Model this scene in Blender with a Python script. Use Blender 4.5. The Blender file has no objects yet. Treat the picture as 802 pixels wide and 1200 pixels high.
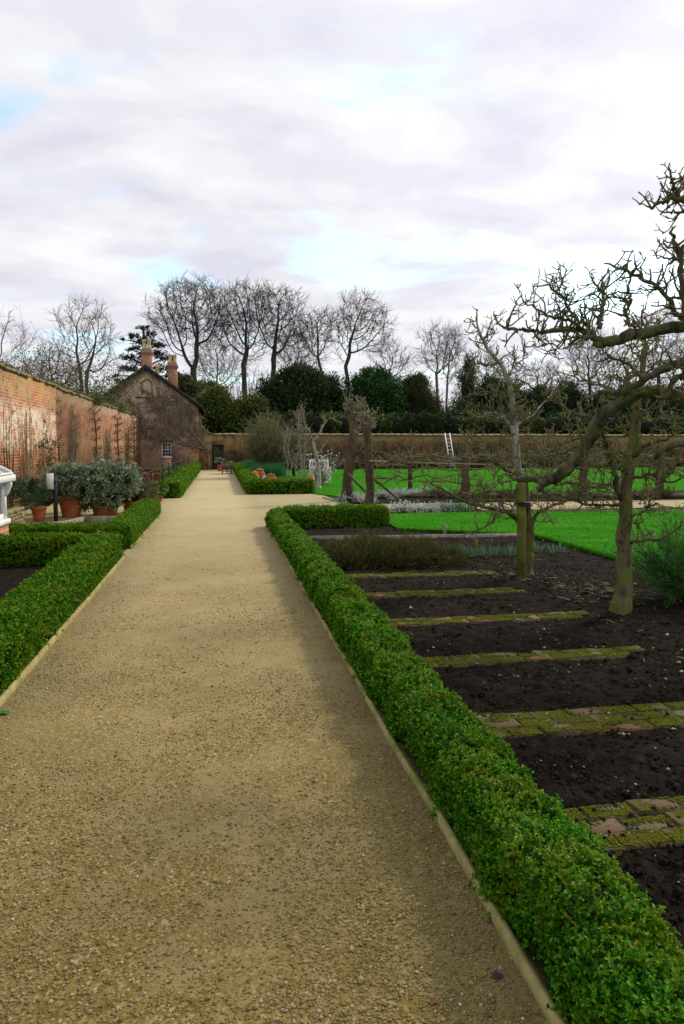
import bpy, math, random
import numpy as np
from mathutils import Vector, noise as mnoise

SC = bpy.context.scene
COL = SC.collection
rad = math.radians

# ------------------------------------------------------------------ camera maths
FPX, EYE = 840.0, 1.63
PITCH = math.atan(79 / FPX)
YAW = math.atan(144 / math.hypot(FPX, 79))

def ray(px, py):
    x = (px - 401) / FPX; y = -(py - 600) / FPX
    dy = math.cos(PITCH) + y * math.sin(PITCH)
    dz = -math.sin(PITCH) + y * math.cos(PITCH)
    c, s = math.cos(-YAW), math.sin(-YAW)
    return np.array((x * c - dy * s, x * s + dy * c, dz))

def ground(px, py, z=0.0):
    d = ray(px, py); t = (z - EYE) / d[2]
    return np.array((d[0] * t, d[1] * t, z))

def at(px, py, Y):
    d = ray(px, py); t = Y / d[1]
    return np.array((d[0] * t, Y, EYE + d[2] * t))

def at_x(px, py, X):
    d = ray(px, py); t = X / d[0]
    return np.array((X, d[1] * t, EYE + d[2] * t))

# ------------------------------------------------------------------ scene helpers
def mesh_obj(name, V, quads=None, tris=None, mat=None, parent=None, smooth=False):
    V = np.asarray(V, dtype=np.float32).reshape(-1, 3)
    loops, starts, n = [], [], 0
    for arr, k in ((quads, 4), (tris, 3)):
        if arr is None or len(arr) == 0: continue
        arr = np.asarray(arr, dtype=np.int32).reshape(-1, k)
        loops.append(arr.ravel())
        starts.append(n + np.arange(len(arr), dtype=np.int32) * k)
        n += arr.size
    me = bpy.data.meshes.new(name)
    if n:
        L = np.concatenate(loops); S = np.concatenate(starts)
        me.vertices.add(len(V)); me.vertices.foreach_set('co', V.ravel())
        me.loops.add(len(L)); me.loops.foreach_set('vertex_index', L)
        me.polygons.add(len(S)); me.polygons.foreach_set('loop_start', S)
        if smooth: me.polygons.foreach_set('use_smooth', np.ones(len(S), dtype=bool))
        me.update(calc_edges=True)
    if mat: me.materials.append(mat)
    o = bpy.data.objects.new(name, me); COL.objects.link(o)
    if parent is not None:
        o.parent = parent
        o.matrix_parent_inverse.identity()
        # meshes are written in world space: shift them into the parent's space
        p = parent
        off = Vector((0, 0, 0))
        while p is not None:
            off += p.location; p = p.parent
        if off.length > 0:
            co = V - np.array(off, dtype=np.float32)
            me.vertices.foreach_set('co', co.ravel()); me.update()
    return o

def tag(o, label=None, cat=None, group=None, kind=None):
    if label: o['label'] = label
    if cat: o['category'] = cat
    if group: o['group'] = group
    if kind: o['kind'] = kind
    return o

def thing(name, label, cat, loc=(0, 0, 0), group=None):
    o = bpy.data.objects.new(name, None); COL.objects.link(o)
    o.location = tuple(float(v) for v in loc); o.empty_display_size = .1
    return tag(o, label, cat, group)

class MB:
    """collects simple solids into one mesh"""
    def __init__(s): s.V = []; s.Q = []; s.T = []; s.n = 0
    def add(s, V, Q=None, T=None):
        V = np.asarray(V, dtype=float).reshape(-1, 3)
        if Q is not None and len(Q): s.Q.append(np.asarray(Q).reshape(-1, 4) + s.n)
        if T is not None and len(T): s.T.append(np.asarray(T).reshape(-1, 3) + s.n)
        s.V.append(V); s.n += len(V)
    def box(s, x0, x1, y0, y1, z0, z1, c=0.0):
        """box with chamfered upper edges (c)"""
        if c <= 0:
            V = [(x, y, z) for z in (z0, z1) for x, y in ((x0, y0), (x1, y0), (x1, y1), (x0, y1))]
            s.add(V, [(3, 2, 1, 0), (4, 5, 6, 7), (0, 1, 5, 4), (1, 2, 6, 5), (2, 3, 7, 6), (3, 0, 4, 7)])
        else:
            rings = [(0, z0), (0, z1 - c), (c, z1)]
            V = []
            for d, z in rings:
                V += [(x0 + d, y0 + d, z), (x1 - d, y0 + d, z), (x1 - d, y1 - d, z), (x0 + d, y1 - d, z)]
            Q = [(3, 2, 1, 0), (8, 9, 10, 11)]
            for r in (0, 4):
                for i in range(4):
                    j = (i + 1) % 4
                    Q.append((r + i, r + j, r + 4 + j, r + 4 + i))
            s.add(V, Q)
    def bar(s, a, b, w, h=None, up=(0, 0, 1)):
        """rectangular bar from a to b"""
        h = h or w
        a = np.array(a, float); b = np.array(b, float)
        t = b - a; t /= np.linalg.norm(t)
        u = np.array(up, float)
        if abs(t @ u) > .95: u = np.array((1., 0, 0)) if abs(t[0]) < .9 else np.array((0, 1., 0))
        sx = np.cross(t, u); sx /= np.linalg.norm(sx); uz = np.cross(sx, t)
        V = []
        for p in (a, b):
            for i, j in ((-1, -1), (1, -1), (1, 1), (-1, 1)):
                V.append(p + sx * i * w / 2 + uz * j * h / 2)
        s.add(V, [(3, 2, 1, 0), (4, 5, 6, 7), (0, 1, 5, 4), (1, 2, 6, 5), (2, 3, 7, 6), (3, 0, 4, 7)])
    def lathe(s, c, prof, n=20, cap=True):
        c = np.array(c, float); k = len(prof)
        a = np.linspace(0, 2 * math.pi, n, endpoint=False)
        V = np.array([[(c[0] + r * math.cos(t), c[1] + r * math.sin(t), c[2] + z) for t in a] for r, z in prof]).reshape(-1, 3)
        i = np.arange(n); j = (i + 1) % n
        Q = np.concatenate([np.stack([m * n + i, m * n + j, (m + 1) * n + j, (m + 1) * n + i], 1) for m in range(k - 1)])
        s.add(V, Q)
    def prism(s, poly, axis, a, b):
        """poly of 2-D points extruded between a and b on the axis: 'y' -> (x,z), 'x' -> (y,z), 'z' -> (x,y)"""
        n = len(poly)
        f = {'y': lambda p, t: (p[0], t, p[1]), 'x': lambda p, t: (t, p[0], p[1]), 'z': lambda p, t: (p[0], p[1], t)}[axis]
        V = [f(p, a) for p in poly] + [f(p, b) for p in poly]
        cen = np.mean(np.array(poly), 0)
        V += [f(cen, a), f(cen, b)]
        Q = [(i, (i + 1) % n, n + (i + 1) % n, n + i) for i in range(n)]
        T = [((i + 1) % n, i, 2 * n) for i in range(n)] + [(n + i, n + (i + 1) % n, 2 * n + 1) for i in range(n)]
        s.add(V, Q, T)
    def build(s, name, mat, parent=None, smooth=False):
        return mesh_obj(name, np.concatenate(s.V) if s.V else [], np.concatenate(s.Q) if s.Q else None,
                        np.concatenate(s.T) if s.T else None, mat, parent, smooth)

class Tubes:
    """collects tapered tubes into one mesh"""
    def __init__(s): s.g = {}
    def add(s, P, R, sides=5):
        P = np.asarray(P, float)
        if len(P) < 2: return
        R = np.broadcast_to(np.asarray(R, float), (len(P),))
        s.g.setdefault((len(P), sides), []).append((P, R))
    def empty(s): return not s.g
    def arrays(s):
        VV, QQ, TT, off = [], [], [], 0
        for (k, m), L in s.g.items():
            P = np.stack([p for p, r in L]); R = np.stack([r for p, r in L]); n = len(L)
            T = np.empty_like(P)
            T[:, 1:-1] = P[:, 2:] - P[:, :-2]; T[:, 0] = P[:, 1] - P[:, 0]; T[:, -1] = P[:, -1] - P[:, -2]
            T /= np.linalg.norm(T, axis=2, keepdims=True) + 1e-9
            D = P[:, -1] - P[:, 0]; D /= np.linalg.norm(D, axis=1, keepdims=True) + 1e-9
            ref = np.where(np.abs(D[:, 2:3]) > .8, np.array([[1., 0.13, 0]]), np.array([[0.1, 0, 1.]]))
            ref = ref - D * (ref * D).sum(1, keepdims=True); ref /= np.linalg.norm(ref, axis=1, keepdims=True)
            N = ref[:, None, :] - T * (ref[:, None, :] * T).sum(2, keepdims=True)
            N /= np.linalg.norm(N, axis=2, keepdims=True) + 1e-9
            B = np.cross(T, N)
            a = np.linspace(0, 2 * math.pi, m, endpoint=False)
            V = P[:, :, None, :] + R[:, :, None, None] * (N[:, :, None, :] * np.cos(a)[:, None] + B[:, :, None, :] * np.sin(a)[:, None])
            V = V.reshape(-1, 3)
            i = np.arange(m); j = (i + 1) % m
            Q = np.concatenate([np.stack([q * m + i, q * m + j, (q + 1) * m + j, (q + 1) * m + i], 1) for q in range(k - 1)])
            Q = (Q[None] + (np.arange(n) * k * m)[:, None, None]).reshape(-1, 4) + off
            QQ.append(Q); VV.append(V)
            base = off; off += len(V)
            if m >= 4:
                C = np.concatenate([P[:, 0], P[:, -1]]); VV.append(C)
                idx = np.arange(n)
                t0 = np.stack([np.broadcast_to(j, (n, m)) + (idx * k * m)[:, None] + base, np.broadcast_to(i, (n, m)) + (idx * k * m)[:, None] + base, np.broadcast_to((off + idx)[:, None], (n, m))], 2).reshape(-1, 3)
                t1 = np.stack([np.broadcast_to(i, (n, m)) + (idx * k * m + (k - 1) * m)[:, None] + base, np.broadcast_to(j, (n, m)) + (idx * k * m + (k - 1) * m)[:, None] + base, np.broadcast_to((off + n + idx)[:, None], (n, m))], 2).reshape(-1, 3)
                TT += [t0, t1]; off += len(C)
        return np.concatenate(VV), np.concatenate(QQ), np.concatenate(TT) if TT else None
    def build(s, name, mat, parent=None, smooth=True):
        if s.empty(): return None
        V, Q, T = s.arrays()
        return mesh_obj(name, V, Q, T, mat, parent, smooth)

def rough_tube(S, R, sides, amp, seed, flare=0.):
    """trunk surface: tube with fluting, bark lumps and a flared foot"""
    S = np.asarray(S, float); n = len(S); T = np.gradient(S, axis=0); T /= np.linalg.norm(T, axis=1, keepdims=True)
    ref = np.array((1., .1, 0)); N = ref - T * (T @ ref)[:, None]; N /= np.linalg.norm(N, axis=1, keepdims=True); B = np.cross(T, N)
    a = np.linspace(0, 2 * math.pi, sides, endpoint=False); V = []
    L = np.concatenate([[0], np.cumsum(np.linalg.norm(np.diff(S, axis=0), axis=1))])
    for i in range(n):
        for t in a:
            c, s = math.cos(t), math.sin(t); l = L[i]; r = R[i]
            q = mnoise.noise((c * 1.6, s * 1.6, l * 2.2 + seed)) * .9 + mnoise.noise((c * 4.5, s * 4.5, l * 3.0 + seed)) * .8 + mnoise.noise((c * 11, s * 11, l * 9 + seed)) * .45
            k = r * (1 + amp * q) * (1 + flare * math.exp(-l / .10) * (1 + .5 * math.cos(t * 5 + seed)))
            V.append(S[i] + k * (c * N[i] + s * B[i]))
    i = np.arange(sides); j = (i + 1) % sides
    Q = np.concatenate([np.stack([q * sides + i, q * sides + j, (q + 1) * sides + j, (q + 1) * sides + i], 1) for q in range(n - 1)])
    V.append(S[-1]); m = len(V) - 1
    return np.array(V), Q, np.stack([(n - 1) * sides + i, (n - 1) * sides + j, np.full(sides, m)], 1)

def unit(v):
    v = np.asarray(v, float); return v / (np.linalg.norm(v, axis=-1, keepdims=True) + 1e-9)

def spline(pts, n):
    """Catmull-Rom through pts, n samples"""
    P = np.asarray(pts, float)
    if len(P) == 2:
        t = np.linspace(0, 1, n)[:, None]; return P[0] * (1 - t) + P[1] * t
    E = np.concatenate([[2 * P[0] - P[1]], P, [2 * P[-1] - P[-2]]])
    m = len(P) - 1; out = []
    for t in np.linspace(0, m, n):
        i = min(int(t), m - 1); f = t - i
        a, b, c, d = E[i:i + 4]
        out.append(.5 * (2 * b + (c - a) * f + (2 * a - 5 * b + 4 * c - d) * f * f + (3 * b - a - 3 * c + d) * f ** 3))
    return np.array(out)

def leaf_mesh(P, A, N, L, W, fold=.25, hexa=True):
    """leaves: base P, axis A, normal N, length L, width W. returns V,Q"""
    n = len(P); A = unit(A); S = unit(np.cross(N, A)); U = np.cross(A, S)
    L = np.broadcast_to(np.asarray(L, float), (n,))[:, None]; W = np.broadcast_to(np.asarray(W, float), (n,))[:, None]
    b = P; t = P + A * L
    lift = U * W * fold
    if hexa:
        l1 = P + A * L * .28 - S * W * .46 + lift; l2 = P + A * L * .72 - S * W * .42 + lift
        r1 = P + A * L * .28 + S * W * .46 + lift; r2 = P + A * L * .72 + S * W * .42 + lift
        V = np.stack([b, l1, l2, t, r2, r1], 1).reshape(-1, 3)
        k = (np.arange(n) * 6)[:, None]
        Q = np.concatenate([k + np.array([0, 3, 2, 1]), k + np.array([0, 5, 4, 3])])
        return V, Q
    l = P + A * L * .5 - S * W * .5 + lift; r = P + A * L * .5 + S * W * .5 + lift
    V = np.stack([b, r, t, l], 1).reshape(-1, 3)
    return V, (np.arange(n) * 4)[:, None] + np.array([0, 1, 2, 3])

def rand_dirs(rng, n):
    return unit(rng.normal(size=(n, 3)))

# ------------------------------------------------------------------ materials
def new_mat(name):
    m = bpy.data.materials.new(name); m.use_nodes = True
    nt = m.node_tree; nt.nodes.clear()
    return m, nt, nt.nodes, nt.links

def ramp(nd, stops):
    r = nd.new('ShaderNodeValToRGB'); e = r.color_ramp.elements
    while len(e) < len(stops): e.new(.5)
    for el, (p, c) in zip(e, stops):
        el.position = p; el.color = (*c, 1) if len(c) == 3 else c
    return r

def noise_tex(nd, ln, vec, scale, detail=4, rough=.55):
    t = nd.new('ShaderNodeTexNoise'); t.inputs['Scale'].default_value = scale
    t.inputs['Detail'].default_value = detail; t.inputs['Roughness'].default_value = rough
    if vec is not None: ln.new(vec, t.inputs['Vector'])
    return t

def mixc(nd, ln, fac, a, b, mode='MIX'):
    m = nd.new('ShaderNodeMix'); m.data_type = 'RGBA'; m.blend_type = mode
    for sock, v in ((m.inputs[0], fac), (m.inputs[6], a), (m.inputs[7], b)):
        if hasattr(v, 'is_linked'): ln.new(v, sock)
        elif isinstance(v, (int, float)): sock.default_value = v
        else: sock.default_value = (*v, 1)
    return m.outputs[2]

def out_bsdf(nd, ln, base, rough=.8, spec=.3, normal=None):
    b = nd.new('ShaderNodeBsdfPrincipled'); o = nd.new('ShaderNodeOutputMaterial')
    if hasattr(base, 'is_linked'): ln.new(base, b.inputs['Base Color'])
    else: b.inputs['Base Color'].default_value = (*base, 1)
    if hasattr(rough, 'is_linked'): ln.new(rough, b.inputs['Roughness'])
    else: b.inputs['Roughness'].default_value = rough
    b.inputs['Specular IOR Level'].default_value = spec
    if normal is not None: ln.new(normal, b.inputs['Normal'])
    ln.new(b.outputs[0], o.inputs['Surface'])
    return b, o

def bump(nd, ln, h, strength, dist, prev=None):
    b = nd.new('ShaderNodeBump'); b.inputs['Strength'].default_value = strength; b.inputs['Distance'].default_value = dist
    ln.new(h, b.inputs['Height'])
    if prev is not None: ln.new(prev, b.inputs['Normal'])
    return b.outputs['Normal']

def pos(nd):
    return nd.new('ShaderNodeNewGeometry').outputs['Position']

def m_mottled(name, cols, scale=6., rough=.85, bs=.3, bd=.01, bscale=None, spec=.2, detail=6):
    """colours spread by noise, a little bump"""
    m, nt, nd, ln = new_mat(name)
    p = pos(nd)
    t = noise_tex(nd, ln, p, scale, detail, .6)
    r = ramp(nd, [(.3 + .4 * i / max(1, len(cols) - 1), c) for i, c in enumerate(cols)])
    ln.new(t.outputs['Fac'], r.inputs['Fac'])
    nrm = None
    if bs > 0:
        t2 = noise_tex(nd, ln, p, bscale or scale * 6, 5, .65)
        nrm = bump(nd, ln, t2.outputs['Fac'], bs, bd)
    out_bsdf(nd, ln, r.outputs['Color'], rough, spec, nrm)
    return m

def m_leaf(name, cols, patch=None, pscale=3., trans=.3, rough=.5, spec=.3):
    """leaf colour by island, plus a slow drift through patch colour"""
    m, nt, nd, ln = new_mat(name)
    g = nd.new('ShaderNodeNewGeometry')
    r = ramp(nd, [(i / max(1, len(cols) - 1), c) for i, c in enumerate(cols)])
    ln.new(g.outputs['Random Per Island'], r.inputs['Fac'])
    c = r.outputs['Color']
    if patch:
        t = noise_tex(nd, ln, g.outputs['Position'], pscale, 3, .6)
        mr = nd.new('ShaderNodeMapRange'); mr.inputs[1].default_value = .48; mr.inputs[2].default_value = .68
        mr.inputs[4].default_value = .75
        ln.new(t.outputs['Fac'], mr.inputs[0])
        c = mixc(nd, ln, mr.outputs[0], c, patch)
    b, o = out_bsdf(nd, ln, c, rough, spec)
    if trans > 0:
        tr = nd.new('ShaderNodeBsdfTranslucent'); ln.new(c, tr.inputs['Color'])
        mx = nd.new('ShaderNodeMixShader'); mx.inputs[0].default_value = trans
        ln.new(b.outputs[0], mx.inputs[1]); ln.new(tr.outputs[0], mx.inputs[2]); ln.new(mx.outputs[0], o.inputs['Surface'])
    return m

def m_bark(name, lo, hi, moss=None, moss_at=.55, scale=8., bs=.6, bd=.01):
    m, nt, nd, ln = new_mat(name)
    p = pos(nd)
    mp = nd.new('ShaderNodeMapping'); mp.inputs['Scale'].default_value = (1, 1, .3); ln.new(p, mp.inputs['Vector'])
    t = noise_tex(nd, ln, mp.outputs[0], scale, 6, .65)
    r = ramp(nd, [(.35, lo), (.65, hi)]); ln.new(t.outputs['Fac'], r.inputs['Fac'])
    c = r.outputs['Color']
    if moss:
        t2 = noise_tex(nd, ln, p, scale * .5, 5, .65)
        mr = nd.new('ShaderNodeMapRange'); mr.inputs[1].default_value = moss_at - .08; mr.inputs[2].default_value = moss_at + .08
        ln.new(t2.outputs['Fac'], mr.inputs[0])
        c = mixc(nd, ln, mr.outputs[0], c, moss)
    t3 = noise_tex(nd, ln, mp.outputs[0], scale * 5, 4, .7)
    out_bsdf(nd, ln, c, .9, .15, bump(nd, ln, t3.outputs['Fac'], bs, bd))
    return m

def m_brick(name, axis, c1, c2, mortar, patches=(), size=(.225, .075), drip=None):
    """axis 'x': wall runs along X, 'y': along Y.  patches: (colour, y0, y1, z0, z1, amount) worn/painted areas with ragged edges"""
    m, nt, nd, ln = new_mat(name)
    p = pos(nd)
    sep = nd.new('ShaderNodeSeparateXYZ'); ln.new(p, sep.inputs[0])
    cmb = nd.new('ShaderNodeCombineXYZ')
    ln.new(sep.outputs[0 if axis == 'x' else 1], cmb.inputs[0]); ln.new(sep.outputs[2], cmb.inputs[1])
    bt = nd.new('ShaderNodeTexBrick'); ln.new(cmb.outputs[0], bt.inputs['Vector'])
    bt.inputs['Scale'].default_value = 1; bt.inputs['Brick Width'].default_value = size[0]; bt.inputs['Row Height'].default_value = size[1]
    bt.inputs['Mortar Size'].default_value = .012; bt.inputs['Mortar Smooth'].default_value = .3; bt.inputs['Bias'].default_value = -.1
    bt.inputs['Color1'].default_value = (*c1, 1); bt.inputs['Color2'].default_value = (*c2, 1); bt.inputs['Mortar'].default_value = (*mortar, 1)
    c = bt.outputs['Color']
    t = noise_tex(nd, ln, p, .9, 6, .65)
    dk = ramp(nd, [(.3, (.40, .37, .34)), (.48, (1, 1, 1)), (.70, (1.25, 1.05, .8))]); ln.new(t.outputs['Fac'], dk.inputs['Fac'])
    c = mixc(nd, ln, .9, c, dk.outputs['Color'], 'MULTIPLY')
    t5 = noise_tex(nd, ln, p, 3.2, 8, .75)
    gr = nd.new('ShaderNodeMapRange'); gr.inputs[1].default_value = .5; gr.inputs[2].default_value = .75; gr.inputs[4].default_value = .38
    ln.new(t5.outputs['Fac'], gr.inputs[0])
    c = mixc(nd, ln, gr.outputs[0], c, (mortar[0] * .75, mortar[1] * .72, mortar[2] * .7))
    tn = noise_tex(nd, ln, p, 1.6, 6, .7)
    def edge(sock, a, b, wob, soft):
        # 1 inside a..b with a ragged border
        ad = nd.new('ShaderNodeMath'); ad.operation = 'MULTIPLY_ADD'; ad.inputs[1].default_value = wob; ad.inputs[2].default_value = -wob / 2
        ln.new(tn.outputs['Fac'], ad.inputs[0])
        s = nd.new('ShaderNodeMath'); ln.new(sock, s.inputs[0]); ln.new(ad.outputs[0], s.inputs[1])
        f = []
        for lo, hi in ((a - soft, a + soft), (b + soft, b - soft)):
            r = nd.new('ShaderNodeMapRange'); r.inputs[1].default_value = lo; r.inputs[2].default_value = hi
            ln.new(s.outputs[0], r.inputs[0]); f.append(r.outputs[0])
        mu = nd.new('ShaderNodeMath'); mu.operation = 'MULTIPLY'; ln.new(f[0], mu.inputs[0]); ln.new(f[1], mu.inputs[1])
        return mu.outputs[0]
    for col, a0, a1, z0, z1, amt in patches:
        h = edge(sep.outputs[0 if axis == 'x' else 1], a0, a1, 1.2, .15)
        v = edge(sep.outputs[2], z0, z1, .9, .12)
        mu = nd.new('ShaderNodeMath'); mu.operation = 'MULTIPLY'; ln.new(h, mu.inputs[0]); ln.new(v, mu.inputs[1])
        wr = nd.new('ShaderNodeMapRange'); wr.inputs[1].default_value = .42; wr.inputs[2].default_value = .56; wr.inputs[4].default_value = amt
        ln.new(t5.outputs['Fac'], wr.inputs[0])
        mu2 = nd.new('ShaderNodeMath'); mu2.operation = 'MULTIPLY'; ln.new(mu.outputs[0], mu2.inputs[0]); ln.new(wr.outputs[0], mu2.inputs[1])
        c = mixc(nd, ln, mu2.outputs[0], c, col)
    inv = nd.new('ShaderNodeMath'); inv.operation = 'SUBTRACT'; inv.inputs[0].default_value = 1; ln.new(bt.outputs['Fac'], inv.inputs[1])
    n1 = bump(nd, ln, inv.outputs[0], .6, .008)
    n2 = bump(nd, ln, noise_tex(nd, ln, p, 30, 5, .7).outputs['Fac'], .4, .01, n1)
    out_bsdf(nd, ln, c, .9, .15, n2)
    return m
# ------------------------------------------------------------------ materials used
def m_gravel():
    m, nt, nd, ln = new_mat('gravel')
    p = pos(nd)
    v = nd.new('ShaderNodeTexVoronoi'); v.inputs['Scale'].default_value = 90; ln.new(p, v.inputs['Vector'])
    hs = nd.new('ShaderNodeSeparateColor'); ln.new(v.outputs['Color'], hs.inputs[0])
    stones = ramp(nd, [(0, (.15, .112, .03)), (.35, (.21, .158, .046)), (.7, (.27, .207, .07)), (.93, (.34, .27, .12)), (1, (.48, .42, .28))])
    ln.new(hs.outputs[0], stones.inputs['Fac'])
    big = noise_tex(nd, ln, p, .55, 6, .62)
    med = noise_tex(nd, ln, p, 3.2, 6, .7)
    ad = nd.new('ShaderNodeMath'); ad.operation = 'ADD'; ln.new(big.outputs['Fac'], ad.inputs[0]); ln.new(med.outputs['Fac'], ad.inputs[1])
    fine = nd.new('ShaderNodeMapRange'); fine.inputs[1].default_value = .96; fine.inputs[2].default_value = 1.12; ln.new(ad.outputs[0], fine.inputs[0])
    sand = ramp(nd, [(.3, (.25, .197, .078)), (.7, (.35, .285, .14))]); ln.new(noise_tex(nd, ln, p, 30, 6, .7).outputs['Fac'], sand.inputs['Fac'])
    c = mixc(nd, ln, fine.outputs[0], stones.outputs['Color'], sand.outputs['Color'])
    tone = ramp(nd, [(.33, (.78, .76, .66)), (.5, (1, 1, 1)), (.66, (1.15, 1.11, 1.04))]); ln.new(noise_tex(nd, ln, p, .9, 5, .6).outputs['Fac'], tone.inputs['Fac'])
    c = mixc(nd, ln, 1., c, tone.outputs['Color'], 'MULTIPLY')
    # paler far along the path, darker by the viewer; dry blends the two
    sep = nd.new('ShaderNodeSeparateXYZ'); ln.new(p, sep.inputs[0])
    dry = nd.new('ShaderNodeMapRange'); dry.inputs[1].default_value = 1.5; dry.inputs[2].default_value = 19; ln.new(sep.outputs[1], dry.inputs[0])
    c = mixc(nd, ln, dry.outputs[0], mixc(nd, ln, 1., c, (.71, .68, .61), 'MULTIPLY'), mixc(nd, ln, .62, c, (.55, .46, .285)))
    # algae along the boards
    ab = nd.new('ShaderNodeMath'); ab.operation = 'ABSOLUTE'
    sh = nd.new('ShaderNodeMath'); sh.operation = 'ADD'; sh.inputs[1].default_value = .25; ln.new(sep.outputs[0], sh.inputs[0]); ln.new(sh.outputs[0], ab.inputs[0])
    ed = nd.new('ShaderNodeMapRange'); ed.inputs[1].default_value = .6; ed.inputs[2].default_value = 1.2; ed.inputs[4].default_value = .55; ln.new(ab.outputs[0], ed.inputs[0])
    am = nd.new('ShaderNodeMath'); am.operation = 'MULTIPLY'; ln.new(ed.outputs[0], am.inputs[0]); ln.new(med.outputs['Fac'], am.inputs[1])
    c = mixc(nd, ln, am.outputs[0], c, (.10, .10, .03))
    n1 = bump(nd, ln, v.outputs['Distance'], .5, .006)
    n2 = bump(nd, ln, noise_tex(nd, ln, p, 9, 6, .7).outputs['Fac'], .5, .02, n1)
    out_bsdf(nd, ln, c, .9, .15, n2)
    return m

def m_soil():
    m, nt, nd, ln = new_mat('soil')
    p = pos(nd)
    t = noise_tex(nd, ln, p, 14, 8, .7)
    r = ramp(nd, [(.3, (.007, .0055, .0042)), (.55, (.021, .0165, .012)), (.75, (.052, .040, .029))]); ln.new(t.outputs['Fac'], r.inputs['Fac'])
    t2 = noise_tex(nd, ln, p, 60, 6, .75)
    out_bsdf(nd, ln, r.outputs['Color'], 1., .05, bump(nd, ln, t2.outputs['Fac'], .9, .02, bump(nd, ln, t.outputs['Fac'], .8, .04)))
    return m

def m_lawn():
    m, nt, nd, ln = new_mat('lawn')
    p = pos(nd)
    mp = nd.new('ShaderNodeMapping'); mp.inputs['Scale'].default_value = (.5, 1.6, 1); ln.new(p, mp.inputs['Vector'])
    t = noise_tex(nd, ln, mp.outputs[0], 1.3, 7, .7)
    r = ramp(nd, [(.3, (.016, .14, .003)), (.5, (.028, .19, .004)), (.70, (.070, .25, .010))]); ln.new(t.outputs['Fac'], r.inputs['Fac'])
    t2 = noise_tex(nd, ln, p, 40, 5, .7)
    d = ramp(nd, [(.3, (.75, .8, .7)), (.6, (1.05, 1.05, 1))]); ln.new(t2.outputs['Fac'], d.inputs['Fac'])
    c = mixc(nd, ln, 1., r.outputs['Color'], d.outputs['Color'], 'MULTIPLY')
    out_bsdf(nd, ln, c, 1., .03, bump(nd, ln, t2.outputs['Fac'], .7, .03))
    return m

M = {}
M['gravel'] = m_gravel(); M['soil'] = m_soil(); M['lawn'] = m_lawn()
M['field'] = m_mottled('field', [(.03, .05, .015), (.07, .09, .03)], .6, bs=.3)
M['pebble'] = m_leaf('pebble', [(.15, .112, .034), (.18, .137, .043), (.21, .162, .055), (.25, .197, .075), (.36, .30, .16)], trans=0, rough=.8)
M['palechip'] = m_leaf('pale_chip', [(.30, .25, .14), (.38, .32, .21), (.55, .5, .4)], trans=0, rough=.8)
M['clod'] = m_leaf('clod', [(.009, .0075, .0065), (.018, .0145, .0125), (.032, .026, .021)], trans=0, rough=1., spec=.04)
M['chip'] = m_leaf('stone_chip', [(.25, .12, .07), (.3, .26, .2), (.42, .38, .32), (.2, .17, .13), (.3, .09, .04)], trans=0, rough=.8)
M['straw'] = m_leaf('straw', [(.28, .2, .09), (.42, .33, .2), (.18, .11, .05)], trans=0, rough=.8)
M['grass'] = m_leaf('grass_blade', [(.016, .13, .003), (.026, .175, .004), (.055, .225, .008), (.09, .19, .02)], trans=.4, rough=1., spec=.03)
M['box'] = m_leaf('box_leaf', [(.006, .062, .002), (.016, .13, .003), (.045, .22, .004), (.10, .29, .006), (.21, .36, .010)], patch=(.15, .235, .006), pscale=4.5, trans=.35, rough=.55, spec=.18)
M['boxfar'] = m_leaf('box_leaf_clipped', [(.014, .11, .002), (.035, .165, .003), (.09, .225, .005), (.16, .28, .008)], patch=(.17, .22, .006), pscale=2.2, trans=.28, rough=.6, spec=.12)
M['boxtip'] = m_leaf('box_tip', [(.17, .27, .008), (.24, .27, .012), (.26, .18, .02), (.13, .25, .008)], trans=.3, rough=.5)
M['boxwood'] = m_mottled('box_wood', [(.006, .012, .004), (.022, .030, .010)], 25, bs=.5)
M['board'] = m_bark('board_timber', (.24, .20, .075), (.40, .34, .15), (.16, .18, .035), .55, 10, .3, .004)
M['timber'] = m_bark('weathered_timber', (.15, .13, .10), (.33, .29, .23), None, .5, 12, .3, .004)
M['brickstrip'] = m_leaf('old_brick', [(.095, .065, .042), (.12, .08, .05), (.11, .09, .06), (.14, .12, .085), (.16, .075, .04)], patch=(.085, .09, .018), pscale=9, trans=0, rough=.9, spec=.1)
M['moss'] = m_leaf('moss', [(.045, .055, .006), (.085, .095, .008), (.125, .125, .012), (.05, .075, .008)], trans=0, rough=.95, spec=.05)
M['wall'] = m_brick('garden_wall_brick', 'y', (.43, .145, .052), (.19, .075, .042), (.40, .31, .20),
    patches=[((.66, .58, .47), 9, 23.1, 1.55, 2.62, .80), ((.36, .26, .11), 8, 23.2, 2.85, 3.7, .8), ((.46, .30, .16), 23.6, 48, .9, 1.9, .6), ((.33, .28, .19), 23, 48, 2.95, 3.7, .8), ((.12, .07, .05), 24, 48, 1.9, 3.0, .55)])
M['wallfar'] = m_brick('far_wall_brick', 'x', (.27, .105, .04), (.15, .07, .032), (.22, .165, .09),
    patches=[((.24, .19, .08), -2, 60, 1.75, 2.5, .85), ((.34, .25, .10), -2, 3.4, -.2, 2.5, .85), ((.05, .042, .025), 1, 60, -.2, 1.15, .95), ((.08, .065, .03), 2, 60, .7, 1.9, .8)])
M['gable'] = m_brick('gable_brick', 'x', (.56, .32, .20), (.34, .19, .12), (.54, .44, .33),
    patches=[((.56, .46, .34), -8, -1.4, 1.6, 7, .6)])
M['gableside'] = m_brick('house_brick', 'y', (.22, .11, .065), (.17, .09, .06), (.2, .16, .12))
M['chimney'] = m_brick('chimney_brick', 'x', (.40, .15, .07), (.33, .13, .07), (.38, .32, .25))
M['bricks'] = m_brick('red_base_brick', 'y', (.42, .15, .06), (.36, .12, .06), (.4, .33, .25))
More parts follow.
